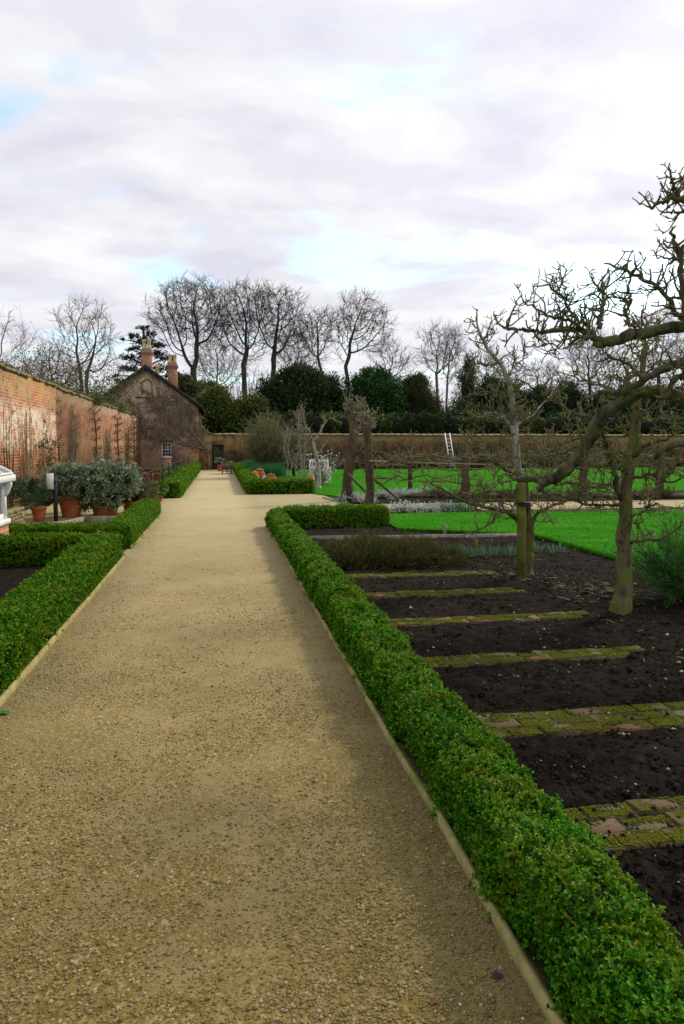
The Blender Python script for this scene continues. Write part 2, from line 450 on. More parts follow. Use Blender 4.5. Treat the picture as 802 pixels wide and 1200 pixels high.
M['coping'] = m_mottled('coping_stone', [(.13, .11, .05), (.22, .19, .10), (.30, .27, .18)], 3, bs=.5, bd=.02)
M['copemoss'] = m_leaf('wall_moss', [(.10, .11, .03), (.16, .16, .05), (.07, .10, .02), (.2, .18, .1)], trans=.1, rough=.9)
M['slate'] = m_mottled('roof_slate', [(.035, .03, .032), (.07, .06, .06)], 4, bs=.4)
M['barge'] = m_mottled('dark_painted_board', [(.018, .012, .014), (.035, .022, .024)], 3, .6, .2)
M['potclay'] = m_mottled('pale_clay_pot', [(.45, .34, .16), (.58, .46, .26)], 5, bs=.2)
M['stonecap'] = m_mottled('chimney_cap_stone', [(.26, .24, .14), (.38, .36, .26)], 5, bs=.4)
M['terra'] = m_mottled('terracotta', [(.24, .07, .025), (.36, .11, .042), (.42, .17, .08)], 5, .8, .3, .004)
M['terray'] = m_mottled('ochre_terracotta', [(.42, .22, .04), (.52, .28, .06)], 5, .8, .3, .004)
M['glaze'] = m_mottled('white_glazed_clay', [(.55, .58, .58), (.7, .72, .72)], 5, .5, .1)
M['white'] = m_mottled('white_paint', [(.70, .70, .68), (.80, .80, .79)], 4, .5, .15, .003)
M['whitesign'] = m_mottled('white_board', [(.78, .78, .80), (.84, .84, .85)], 3, .5, 0)
M['black'] = m_mottled('black_iron', [(.010, .010, .011), (.022, .021, .021)], 10, .55, .2, .003, spec=.4)
M['doorgreen'] = m_mottled('dark_green_door', [(.012, .018, .016), (.022, .030, .026)], 4, .6, .2)
M['lead'] = m_mottled('lead_flashing', [(.22, .23, .25), (.32, .33, .36)], 6, .5, .2)
M['bark_pear'] = m_bark('pear_bark', (.035, .028, .015), (.24, .20, .12), (.15, .16, .035), .5, 15, 1., .02)
M['bark_limb'] = m_bark('mossy_limb_bark', (.030, .026, .016), (.15, .135, .085), (.105, .12, .028), .53, 13, .9, .012)
M['spur'] = m_bark('spur_bark', (.065, .056, .034), (.22, .185, .12), (.16, .16, .045), .5, 16, .4, .004)
M['spurpale'] = m_bark('pale_spur_bark', (.13, .11, .075), (.30, .27, .2), (.14, .135, .05), .6, 12, .4, .004)
M['bark_pale'] = m_bark('pale_lichen_bark', (.16, .145, .11), (.42, .40, .34), (.16, .17, .06), .6, 10, .5, .008)
M['bark_dark'] = m_bark('dark_rugged_bark', (.035, .025, .018), (.12, .09, .06), (.09, .085, .03), .6, 7, 1., .03)
M['stake'] = m_bark('green_stake', (.11, .115, .022), (.22, .215, .05), (.10, .125, .02), .5, 10, .4, .004)
M['bark_far'] = m_bark('woodland_bark', (.030, .027, .024), (.075, .068, .055), (.06, .07, .03), .58, 3, .3, .02)
M['twig_far'] = m_bark('woodland_twig', (.045, .039, .034), (.095, .08, .068), None, .5, 2, 0.1, .01)
M['twig_red'] = m_bark('russet_twig', (.08, .055, .045), (.17, .115, .085), (.13, .14, .04), .58, 2, 0.1, .01)
M['twig_grey'] = m_bark('grey_twig', (.11, .10, .095), (.2, .185, .17), None, .5, 2, 0.1, .01)
M['twig_olive'] = m_bark('olive_twig', (.055, .05, .025), (.13, .12, .055), (.10, .115, .03), .5, 4, .1, .01)
M['vine'] = m_bark('wall_stem', (.045, .03, .02), (.13, .09, .055), None, .5, 8, .3, .01)
M['vinegrey'] = m_bark('grey_wall_stem', (.13, .095, .06), (.30, .23, .155), None, .5, 8, .3, .01)
M['yew'] = m_leaf('yew_needle', [(.004, .020, .004), (.010, .038, .006), (.022, .060, .009), (.042, .082, .012)], patch=(.03, .06, .009), pscale=.5, trans=.1, rough=.6)
M['yewround'] = m_leaf('evergreen_oak_leaf', [(.006, .035, .006), (.012, .062, .007), (.026, .095, .009), (.05, .12, .013)], trans=.1, rough=.5)
M['olive'] = m_leaf('olive_conifer_needle', [(.028, .034, .008), (.055, .062, .013), (.085, .088, .02)], trans=.1, rough=.6)
M['laurel'] = m_leaf('laurel_leaf', [(.025, .06, .007), (.05, .10, .012), (.09, .14, .016), (.14, .16, .025)], patch=(.11, .10, .025), pscale=.6, trans=.15, rough=.5)
M['cedar'] = m_leaf('cedar_needle', [(.007, .022, .014), (.013, .034, .02), (.026, .052, .03)], trans=.1, rough=.6)
M['greyfir'] = m_leaf('grey_conifer_needle', [(.04, .048, .028), (.068, .075, .045), (.095, .095, .06)], trans=.1, rough=.7)
M['ivy'] = m_leaf('ivy_leaf', [(.02, .04, .008), (.05, .075, .014), (.10, .105, .025), (.14, .12, .04)], trans=.15, rough=.5)
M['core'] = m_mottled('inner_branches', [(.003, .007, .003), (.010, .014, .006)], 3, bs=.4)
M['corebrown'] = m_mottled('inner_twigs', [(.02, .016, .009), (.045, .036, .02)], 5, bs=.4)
M['glauc'] = m_leaf('grey_green_leaf', [(.07, .13, .06), (.13, .20, .11), (.21, .28, .18), (.34, .39, .28), (.25, .27, .06)], trans=.2, rough=.45)
M['rosemary'] = m_leaf('rosemary_leaf', [(.03, .07, .03), (.06, .12, .05), (.10, .16, .07)], trans=.2, rough=.6)
M['brownbush'] = m_leaf('bronze_leaf', [(.07, .065, .025), (.12, .10, .04), (.16, .14, .06)], trans=.15, rough=.6)
M['heather'] = m_leaf('heather_leaf', [(.045, .062, .012), (.08, .095, .02), (.10, .105, .035), (.14, .095, .05)], trans=.15, rough=.7, spec=.1)
M['daff'] = m_leaf('daffodil_leaf', [(.05, .15, .07), (.09, .22, .12), (.13, .28, .17)], trans=.25, rough=.5)
M['fennel'] = m_leaf('feathery_leaf', [(.010, .07, .012), (.02, .11, .018), (.045, .15, .022), (.10, .18, .03)], trans=.2, rough=.6)
M['silver'] = m_leaf('silver_leaf', [(.34, .38, .34), (.48, .52, .48), (.6, .63, .6), (.24, .27, .2)], trans=.15, rough=.7)
M['chive'] = m_leaf('chive_blade', [(.015, .10, .03), (.03, .16, .05), (.05, .20, .06)], trans=.25, rough=.5)
M['greenplant'] = m_leaf('border_leaf', [(.04, .12, .02), (.09, .19, .03), (.17, .24, .04)], trans=.25, rough=.5)
M['blossom'] = m_leaf('white_flower', [(.7, .7, .72), (.8, .8, .8)], trans=.2, rough=.6)
M['deadleaf'] = m_leaf('dead_leaf', [(.09, .035, .02), (.15, .06, .03)], trans=0, rough=.7)
M['purpleleaf'] = m_mottled('purple_dead_leaf', [(.04, .018, .022), (.06, .03, .035)], 20, .6, .2, .003)
M['greenleaf'] = m_mottled('fresh_leaf', [(.02, .14, .03), (.03, .2, .04)], 20, .5, .2, .003)

def m_glass():
    m, nt, nd, ln = new_mat('window_glass')
    b, o = out_bsdf(nd, ln, (.03, .035, .04), .06, .6)
    return m
def m_pane():
    m, nt, nd, ln = new_mat('greenhouse_glass')
    t = noise_tex(nd, ln, pos(nd), 5, 5, .6)
    r = ramp(nd, [(.35, (.30, .32, .34)), (.65, (.48, .50, .52))]); ln.new(t.outputs['Fac'], r.inputs['Fac'])
    out_bsdf(nd, ln, r.outputs['Color'], .12, .6)
    return m
M['glass'] = m_glass(); M['pane'] = m_pane()

# ------------------------------------------------------------------ world, sun, camera
SUN_AZ, SUN_EL = rad(54), rad(38)       # azimuth from +Y (down the path) towards +X
def build_world():
    w = bpy.data.worlds.new('World'); SC.world = w; w.use_nodes = True
    nt = w.node_tree; nd, ln = nt.nodes, nt.links; nd.clear()
    sky = nd.new('ShaderNodeTexSky'); sky.sky_type = 'NISHITA'; sky.sun_disc = False
    sky.sun_elevation = SUN_EL; sky.sun_rotation = SUN_AZ
    sky.air_density = 1.0; sky.dust_density = 1.2; sky.ozone_density = 1.5
    tc = nd.new('ShaderNodeTexCoord'); sep = nd.new('ShaderNodeSeparateXYZ'); ln.new(tc.outputs['Generated'], sep.inputs[0])
    def math_(op, a, b=None):
        n = nd.new('ShaderNodeMath'); n.operation = op
        for i, v in enumerate((a, b)):
            if v is None: continue
            if hasattr(v, 'is_linked'): ln.new(v, n.inputs[i])
            else: n.inputs[i].default_value = v
        return n.outputs[0]
    zz = math_('ADD', math_('MAXIMUM', sep.outputs[2], 0.0), .16)
    u = math_('DIVIDE', sep.outputs[0], zz); v = math_('DIVIDE', sep.outputs[1], zz)
    cmb = nd.new('ShaderNodeCombineXYZ'); ln.new(u, cmb.inputs[0]); ln.new(v, cmb.inputs[1])
    def layer(scale, sx, sy, loc, rz, detail, rough, dist=.0):
        mp = nd.new('ShaderNodeMapping'); mp.inputs['Scale'].default_value = (sx, sy, 1); mp.inputs['Location'].default_value = loc
        mp.inputs['Rotation'].default_value = (0, 0, rz); ln.new(cmb.outputs[0], mp.inputs['Vector'])
        t = noise_tex(nd, ln, mp.outputs[0], scale, detail, rough); t.inputs['Distortion'].default_value = dist
        return t.outputs['Fac']
    cover0 = layer(1.5, .9, 1.1, (8.6, 1.9, 0), rad(-8), 8, .55, .3)
    bd = nd.new('ShaderNodeMapRange'); bd.interpolation_type = 'SMOOTHSTEP'; bd.inputs[1].default_value = .07; bd.inputs[2].default_value = 0.; ln.new(math_('ABSOLUTE', math_('SUBTRACT', sep.outputs[2], .205)), bd.inputs[0])
    cover = math_('SUBTRACT', cover0, math_('MULTIPLY', bd.outputs[0], .07))
    shade = layer(3.0, .85, 1.15, (11.7, 2.4, 0), rad(-10), 8, .5, .2)
    fac = nd.new('ShaderNodeMapRange'); fac.interpolation_type = 'SMOOTHSTEP'
    fac.inputs[1].default_value = .30; fac.inputs[2].default_value = .44; fac.inputs[3].default_value = .28; ln.new(cover, fac.inputs[0])
    cl = ramp(nd, [(.33, (8.6, 8.55, 9.8)), (.45, (9.4, 9.4, 10.3)), (.55, (10.3, 10.3, 10.8)), (.66, (11.1, 11.2, 11.4))])
    cl.color_ramp.interpolation = 'EASE'
    ln.new(shade, cl.inputs['Fac'])
    # brighter where the sun stands behind the cloud
    d = (math.sin(SUN_AZ) * math.cos(SUN_EL), math.cos(SUN_AZ) * math.cos(SUN_EL), math.sin(SUN_EL))
    dot = nd.new('ShaderNodeVectorMath'); dot.operation = 'DOT_PRODUCT'; ln.new(tc.outputs['Generated'], dot.inputs[0]); dot.inputs[1].default_value = d
    gl = nd.new('ShaderNodeMapRange'); gl.interpolation_type = 'SMOOTHSTEP'; gl.inputs[1].default_value = .6; gl.inputs[2].default_value = 1.0
    gl.inputs[3].default_value = .96; gl.inputs[4].default_value = 1.10; ln.new(dot.outputs['Value'], gl.inputs[0])
    cs = nd.new('ShaderNodeVectorMath'); cs.operation = 'SCALE'; ln.new(cl.outputs['Color'], cs.inputs[0]); ln.new(gl.outputs[0], cs.inputs['Scale'])
    skyb = nd.new('ShaderNodeVectorMath'); skyb.operation = 'MULTIPLY'; ln.new(sky.outputs[0], skyb.inputs[0]); skyb.inputs[1].default_value = (2.6, 3.1, 2.9)
    c = mixc(nd, ln, fac.outputs[0], skyb.outputs[0], cs.outputs[0])
    bg = nd.new('ShaderNodeBackground'); bg.inputs['Strength'].default_value = .09; ln.new(c, bg.inputs['Color'])
    o = nd.new('ShaderNodeOutputWorld'); ln.new(bg.outputs[0], o.inputs['Surface'])
build_world()
sl = bpy.data.lights.new('sun', 'SUN'); sl.energy = 3.1; sl.angle = rad(8); sl.color = (1, .90, .72)
so = bpy.data.objects.new('sun', sl); COL.objects.link(so)
so.rotation_euler = Vector((math.sin(SUN_AZ) * math.cos(SUN_EL), math.cos(SUN_AZ) * math.cos(SUN_EL), math.sin(SUN_EL))).to_track_quat('Z', 'Y').to_euler()
so.location = (20, 20, 40)
cam = bpy.data.cameras.new('camera'); co = bpy.data.objects.new('camera', cam); COL.objects.link(co)
cam.sensor_fit = 'VERTICAL'; cam.sensor_height = 36; cam.sensor_width = 24; cam.lens = FPX / 1200 * 36
cam.clip_start = .05; cam.clip_end = 3000
co.location = (0, 0, EYE); co.rotation_euler = (rad(90) - PITCH, 0, -YAW)
SC.camera = co
SC.view_settings.view_transform = 'Standard'; SC.view_settings.look = 'None'
SC.view_settings.exposure = 0.02; SC.view_settings.gamma = 1; SC.view_settings.use_curve_mapping = False
SC.cycles.max_bounces = 5; SC.cycles.diffuse_bounces = 3; SC.cycles.transmission_bounces = 3; SC.cycles.transparent_max_bounces = 4

# ------------------------------------------------------------------ the setting
def sheet(name, rects, z, mat, label=None):
    V, Q = [], []
    for x0, x1, y0, y1 in rects:
        k = len(V); V += [(x0, y0, z), (x1, y0, z), (x1, y1, z), (x0, y1, z)]; Q.append((k, k + 1, k + 2, k + 3))
    return tag(mesh_obj(name, V, Q, None, mat), kind='structure')

sheet('ground', [(-900, 900, -900, 1500)], 0, M['field'])
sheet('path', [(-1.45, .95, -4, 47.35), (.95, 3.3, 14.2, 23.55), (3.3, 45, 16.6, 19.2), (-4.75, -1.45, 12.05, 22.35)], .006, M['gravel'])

def poly_sheet(name, poly, z, mat):
    n = len(poly); V = [(x, y, z) for x, y in poly]
    me = bpy.data.meshes.new(name); me.from_pydata(V, [], [list(range(n))]); me.materials.append(mat)
    o = bpy.data.objects.new(name, me); COL.objects.link(o)
    return tag(o, kind='structure')
def turf(name, poly, z, mat):
    m = MB(); m.V.append(np.array([(x, y, q) for q in (-.02, z) for x, y in poly])); n = len(poly)
    me = bpy.data.meshes.new(name); me.from_pydata([tuple(v) for v in m.V[0]], [], [[n + i for i in range(n)]] + [[i, (i + 1) % n, n + (i + 1) % n, n + i] for i in range(n)]); me.materials.append(mat)
    o = bpy.data.objects.new(name, me); COL.objects.link(o)
    return tag(o, kind='structure')
LAWN_NEAR = [(3.3, 12.9), (5.2, 11.75), (5.38, 11.0), (5.42, 8.6), (5.5, 2), (40, 2), (40, 15.85), (3.3, 15.85)]
LAWN_FAR = [(3.05, 23.4), (3.75, 21.3), (4.4, 22.4), (45, 22.4), (45, 46.2), (3.05, 46.2)]
turf('lawn', LAWN_NEAR, .07, M['lawn'])
turf('lawn', LAWN_FAR, .045, M['lawn'])

rng = np.random.default_rng(7)
STRIPS = [(2.48, .33), (3.57, .33), (4.86, .22), (6.04, .22), (7.22, .22), (8.32, .22)]
def soil_bed(x0, x1, y0, y1, step, amp, base, rough=1.):
    nx = max(3, int((x1 - x0) / step) + 1); ny = max(3, int((y1 - y0) / step) + 1)
    xs = np.linspace(x0, x1, nx); ys = np.linspace(y0, y1, ny)
    V = []
    for y in ys:
        for x in xs:
            h = mnoise.fractal((x * 2.2, y * 2.2, 3.3), 1., 2., 3) * .5 + mnoise.fractal((x * 9, y * 9, 1.3), .6, 2.3, 4) * .6 * rough
            z = max(.008, base + amp * h)
            if any(s0 - .02 < y < s0 + w0 + .02 for s0, w0 in STRIPS) and x < 3.3: z = min(z, .022)
            V.append((x, y, z))
    i, j = np.meshgrid(np.arange(nx - 1), np.arange(ny - 1)); a = (j * nx + i).ravel()
    return tag(mesh_obj('soil_bed', V, np.stack([a, a + 1, a + nx + 1, a + nx], 1), None, M['soil'], smooth=True), kind='structure')
soil_bed(1.0, 5.6, 1.0, 6.2, .022, .04, .03)
soil_bed(1.0, 5.6, 6.2, 8.0, .03, .04, .03)
soil_bed(1.0, 5.6, 8.0, 13.62, .06, .035, .03)
soil_bed(-3.35, -1.6, 1.0, 10.3, .06, .03, .03)
soil_bed(-3.2, -1.6, 11.9, 15.12, .07, .03, .04)
soil_bed(-4.7, -1.45, 22.35, 47, .25, .03, .03)
soil_bed(1.1, 3.05, 23.8, 46.2, .25, .03, .03)
soil_bed(3.6, 45, 19.2, 22.4, .3, .04, .03)
soil_bed(3.4, 45, 15.85, 16.6, .3, .03, .03)
soil_bed(3.05, 45, 46.2, 47.4, .3, .03, .03)

OCT_V = np.array([(1, 0, 0), (-1, 0, 0), (0, 1, 0), (0, -1, 0), (0, 0, 1), (0, 0, -1)], float)
OCT_T = np.array([(0, 2, 4), (2, 1, 4), (1, 3, 4), (3, 0, 4), (2, 0, 5), (1, 2, 5), (3, 1, 5), (0, 3, 5)])
CUB_V = np.array([(x, y, z) for z in (-1, 1) for x, y in ((-1, -1), (1, -1), (1, 1), (-1, 1))], float) * .6
def lumps(rng, P, R, flat=.7, jit=.3):
    n = len(P)
    V = OCT_V[None] * (1 + rng.uniform(-jit, jit, (n, 6, 1)))
    a = rng.uniform(0, 2 * math.pi, n); c, s = np.cos(a), np.sin(a)
    tl = rng.uniform(-.6, .6, n)
    V = np.stack([V[:, :, 0] * c[:, None] - V[:, :, 1] * s[:, None], V[:, :, 0] * s[:, None] + V[:, :, 1] * c[:, None], V[:, :, 2] + V[:, :, 0] * tl[:, None]], 2)
    V[:, :, 2] *= flat
    V = P[:, None, :] + V * np.asarray(R)[:, None, None]
    T = (OCT_T[None] + (np.arange(n) * 6)[:, None, None]).reshape(-1, 3)
    return V.reshape(-1, 3), T

def near_weighted(rng, n, x0, x1, y0, y1, power=1.):
    """more of them close to the viewer: y drawn with density ~ 1/y^power"""
    u = rng.random(n)
    if power == 1: y = y0 * (y1 / y0) ** u
    else:
        k = 1 - power; y = (y0 ** k + u * (y1 ** k - y0 ** k)) ** (1 / k)
    return rng.uniform(x0, x1, n), y

def pnoise(P, s, o=0.):
    return np.array([mnoise.noise((float(p[0]) * s + o, float(p[1]) * s, float(p[2]) * s if len(p) > 2 else 0)) for p in P])

# loose gravel lying on the path
x, y = near_weighted(rng, 90000, -1.35, .9, 1.5, 11, 1.6)
keep = rng.random(len(x)) < np.clip((11 - y) / 6, 0, 1) * np.clip(.55 + 1.1 * pnoise(np.stack([x, y], 1), 1.1, 4) + .5 * pnoise(np.stack([x, y], 1), 4), .06, 1)
x, y = x[keep], y[keep]
R = rng.gamma(3, .0008, len(x)) * (1 + .04 * y) + .001
V, T = lumps(rng, np.stack([x, y, .006 + R * .3], 1), R)
tag(mesh_obj('gravel', V, None, T, M['pebble']), kind='stuff')
x, y = near_weighted(rng, 4200, -1.36, .88, 1.5, 14, 1.3)
e = rng.random(len(x)) < .78
x[e] = -1.36 + np.abs(rng.normal(0, .22, e.sum()))
R = rng.gamma(3, .0008, len(x)) * (1 + .05 * y) + .0012
V, T = lumps(rng, np.stack([x, y, .007 + R * .3], 1), R)
tag(mesh_obj('gravel', V, None, T, M['palechip']), kind='stuff')

# crumbs of soil, stone chips and straw on the big bed
x, y = near_weighted(rng, 60000, 1.15, 5.4, 1.4, 13.4, 1.3)
R = rng.gamma(1.6, .0030, len(x)) + .002
V, T = lumps(rng, np.stack([x, y, .028 + R * .2 + rng.normal(0, .006, len(x))], 1), R, .75, .55)
tag(mesh_obj('soil_crumbs', V, None, T, M['clod']), kind='stuff')
x, y = near_weighted(rng, 900, 1.2, 5.4, 1.6, 13.4, .8)
R = rng.gamma(2, .0024, len(x)) + .002
V, T = lumps(rng, np.stack([x, y, .045 + R * .2], 1), R, .6)
tag(mesh_obj('stone_chips_gravel', V, None, T, M['chip']), kind='stuff')
tb = Tubes()
for cx, cy, sp, n in ((3.95, 7.2, .28, 90), (3.6, 8.0, .2, 40), (3.5, 5.4, .5, 8), (3.8, 9.5, .8, 40), (2.2, 8.9, .6, 24)):
    for _ in range(n):
        p = np.array((rng.normal(cx, sp), rng.normal(cy, sp), .05)); a = rng.uniform(0, 6.28); l = rng.uniform(.03, .14)
        d = np.array((math.cos(a), math.sin(a), rng.uniform(-.05, .25))) * l
        tb.add([p, p + d * .5 + (0, 0, .008), p + d], [.0022, .002, .001], 3)
tag(tb.build('plant_litter', M['straw']), kind='stuff')
# ------------------------------------------------------------------ lawn blades
def lawn_blades(poly, x0, x1, y0, y1, n, hgt, wid, z, power=1.):
    r = np.random.default_rng(int(n))
    x, y = near_weighted(r, n, x0, x1, y0, y1, power)
    P = np.array(poly); inside = np.zeros(n, bool); j = len(P) - 1
    for i in range(len(P)):
        xi, yi, xj, yj = *P[i], *P[j]
        inside ^= ((yi > y) != (yj > y)) & (x < (xj - xi) * (y - yi) / (yj - yi + 1e-12) + xi); j = i
    x, y = x[inside], y[inside]; m = len(x)
    a = r.uniform(0, 6.28, m); l = hgt * r.uniform(.5, 1.2, m); b = np.stack([x, y, np.full(m, z)], 1)
    s = np.stack([np.cos(a), np.sin(a), np.zeros(m)], 1) * wid
    lean = np.stack([r.normal(0, .4, m), r.normal(0, .4, m), np.ones(m)], 1); t = b + unit(lean) * l[:, None]
    V = np.stack([b - s, b + s, t], 1).reshape(-1, 3)
    return V, np.arange(m * 3).reshape(-1, 3)
V1, T1 = lawn_blades(LAWN_NEAR, 3.2, 16, 8.5, 15.85, 70000, .034, .005, .066)
tag(mesh_obj('grass', V1, None, T1, M['grass']), kind='stuff')
V1, T1 = lawn_blades(LAWN_FAR, 3.0, 30, 21.3, 46, 45000, .04, .010, .042)
tag(mesh_obj('grass', V1, None, T1, M['grass']), kind='stuff')

# uncut blades hanging over the lawn edge
rr_ = np.random.default_rng(77)
E_ = np.array(LAWN_NEAR[:5]); seg = rr_.integers(0, 4, 5200); f_ = rr_.random(5200)[:, None]
b_ = E_[seg] * (1 - f_) + E_[seg + 1] * f_ + rr_.normal(0, .02, (5200, 2)); ok_ = b_[:, 1] > 8; b_ = b_[ok_]
b_ = np.concatenate([b_, np.full((len(b_), 1), .06)], 1)
V1, Q1 = leaf_mesh(b_, unit(np.stack([rr_.normal(-.5, .5, len(b_)), rr_.normal(-.5, .5, len(b_)), rr_.normal(.6, .4, len(b_))], 1)), rand_dirs(rr_, len(b_)), rr_.uniform(.03, .09, len(b_)), .008, .2, False)
tag(mesh_obj('grass', V1, Q1, None, M['grass']), kind='stuff')

# ------------------------------------------------------------------ clipped box hedges
def hedge(name, label, boxes, dens, leaf, seed, mat, wob=.03, near=None, tips=0.0, group='clipped box hedges along the gravel paths'):
    """boxes: (x0,x1,y0,y1,h).  dens: sprigs per m2 (or function of distance), leaf: leaf length (same)"""
    r = np.random.default_rng(seed)
    b0 = boxes[0]
    root = thing(name, label, 'hedge', ((b0[0] + b0[1]) / 2, (b0[2] + b0[3]) / 2, 0), group)
    core = MB(); Ps, Ns, Ds = [], [], []
    def inside_other(P, k):
        m = np.zeros(len(P), bool)
        for q, b in enumerate(boxes):
            if q == k: continue
            m |= (P[:, 0] > b[0] + .01) & (P[:, 0] < b[1] - .01) & (P[:, 1] > b[2] + .01) & (P[:, 1] < b[3] - .01) & (P[:, 2] < b[4] - .02)
        return m
    for k, (x0, x1, y0, y1, h) in enumerate(boxes):
        c = .055
        core.box(x0 + c, x1 - c, y0 + c, y1 - c, 0, h - c, .03)
        w, l = x1 - x0, y1 - y0
        faces = [('t', w * l), ('x0', l * h), ('x1', l * h), ('y0', w * h), ('y1', w * h)]
        for f, area in faces:
            if near is None: n = int(area * dens); y = None
            else: n = int(area * dens * 1.0)
            a, b = r.random(n), r.random(n)
            if near is not None and l > w * 2 and f in ('t', 'x0', 'x1'):
                # sprigs shrink in number with distance, matching their growing size
                yy0 = max(y0, near); k2 = 1 - .9
                y = (yy0 ** k2 + b * (y1 ** k2 - yy0 ** k2)) ** (1 / k2); b = (y - y0) / l
            one, ze = np.ones(n), np.zeros(n)
            if f == 't': P = np.stack([x0 + a * w, y0 + b * l, h * one], 1); N = np.stack([ze, ze, one], 1)
            elif f[0] == 'x': P = np.stack([(x0 if f == 'x0' else x1) * one, y0 + b * l, .02 + a * (h - .02)], 1); N = np.stack([(-1 if f == 'x0' else 1) * one, ze, ze], 1)
            else: P = np.stack([x0 + a * w, (y0 if f == 'y0' else y1) * one, .02 + b * (h - .02)], 1); N = np.stack([ze, (-1 if f == 'y0' else 1) * one, ze], 1)
            ok = ~inside_other(P, k); P, N = P[ok], N[ok]
            # round the shoulders
            cx, cy = (x0 + x1) / 2, (y0 + y1) / 2
            for ax, (lo, hi) in enumerate(((x0, x1), (y0, y1))):
                e = np.minimum(P[:, ax] - lo, hi - P[:, ax])
                if f == 't': P[:, 2] -= .045 * np.clip(1 - e / .08, 0, 1) ** 2
                N[:, ax] += (.7 if f == 't' else 0) * np.clip(1 - e / .08, 0, 1) * np.sign(P[:, ax] - (lo + hi) / 2)
            if f != 't':
                tz = np.clip(1 - (h - P[:, 2]) / .08, 0, 1); N[:, 2] += tz * .8
                P -= N * (.04 * tz ** 2)[:, None]
                bz = np.clip(1 - P[:, 2] / .12, 0, 1); P -= N * (.012 * bz)[:, None]
            Ps.append(P); Ns.append(unit(N))
    P = np.concatenate(Ps); N = np.concatenate(Ns); n = len(P)
    gap = pnoise(P, 9.0 if near is not None else 6., seed + 2) + .6 * pnoise(P, 21., seed)
    kp = r.random(n) < np.clip(1.05 + 1.5 * (gap + .22), .12, 1); P, N = P[kp], N[kp]; n = len(P)
    bumpn = pnoise(P, 4.3, seed) * 1.0 + pnoise(P, 11, seed + 5) * .6
    P = P + N * (wob * bumpn)[:, None] + N * (r.normal(0, .011, n) + .03 * (r.random(n) < .06) * r.random(n))[:, None] - N * .012
    core.build('stems', M['boxwood'], root)
    dist = np.clip(P[:, 1], 1.3, 60)
    L = leaf(dist) if callable(leaf) else np.full(n, leaf)
    def sprigs(P, N, L, per, mat, nm, up=.35):
        n = len(P)
        ax = unit(N + r.normal(0, .55, (n, 3)) + np.array((0, 0, up)))
        slen = L * r.uniform(1.2, 3.0, n)
        out, LL = [], []
        t = r.random((n, per)) * .95 + .05
        base = P[:, None, :] + ax[:, None, :] * (slen[:, None] * (t - .45))[:, :, None]
        side = unit(np.cross(ax[:, None, :], r.normal(size=(n, per, 3))))
        la = unit(side + ax[:, None, :] * r.uniform(.2, 1.1, (n, per))[:, :, None])
        nn = unit(ax[:, None, :] + r.normal(0, .35, (n, per, 3)))
        ls = (L[:, None] * r.uniform(.65, 1.15, (n, per)))
        return leaf_mesh(base.reshape(-1, 3), la.reshape(-1, 3), nn.reshape(-1, 3), ls.ravel(), ls.ravel() * .58, .18, hexa=True if near is not None else False)
    V, Q = sprigs(P, N, L, 11 if near is not None else 8, mat, 'foliage')
    mesh_obj('foliage', V, Q, None, mat, root)
    if tips > 0:
        tp = (N[:, 2] > .35) & (r.random(n) < tips * np.clip(.5 + 1.6 * pnoise(P, 3.1, 9.), 0, 2))
        if tp.sum() > 3:
            V, Q = sprigs(P[tp] + N[tp] * .012, N[tp], L[tp] * .8, 8, M['boxtip'], 'foliage', .8)
            mesh_obj('young_tips', V, Q, None, M['boxtip'], root)
    return root
hedge('box_hedge', 'long low box hedge with yellowing tips, edging the dug soil bed along the gravel path',
      [(.935, 1.215, .55, 14.25, .325)], 3000, lambda d: .0118 + .0015 * d, 11, M['box'], .06, near=.6, tips=.24)
hedge('box_hedge', 'short dark box hedge across the end of the dug bed, facing the cross path',
      [(1.2, 3.25, 13.62, 14.1, .40)], 1500, .034, 12, M['boxfar'], .03, tips=.05)
hedge('box_hedge', 'broad L-shaped box hedge around the small soil bed by the white glasshouse',
      [(-1.80, -1.405, 1.0, 10.5, .365), (-3.34, -1.78, 10.02, 10.5, .365)], 1500, lambda d: .016 + .0017 * d, 13, M['boxfar'], .03, near=1.05, tips=.12)
hedge('box_hedge', 'box hedge wrapping the timber edged bed below the big terracotta pots',
      [(-1.78, -1.395, 11.55, 17.1, .36), (-3.34, -1.76, 11.55, 11.98, .36)], 1500, .034, 14, M['boxfar'], .028, tips=.1)
hedge('box_hedge', 'distant straight box hedge in front of the iron fence and brick cottage',
      [(-1.68, -1.25, 22.35, 46.3, .46)], 330, .075, 15, M['boxfar'], .03, tips=.05)
hedge('box_hedge', 'L-shaped box hedge enclosing the bed of chives, forcing pots and young fruit trees',
      [(.92, 1.30, 23.65, 46.0, .42), (1.28, 3.05, 23.65, 24.1, .42)], 380, .07, 16, M['boxfar'], .03, tips=.05)

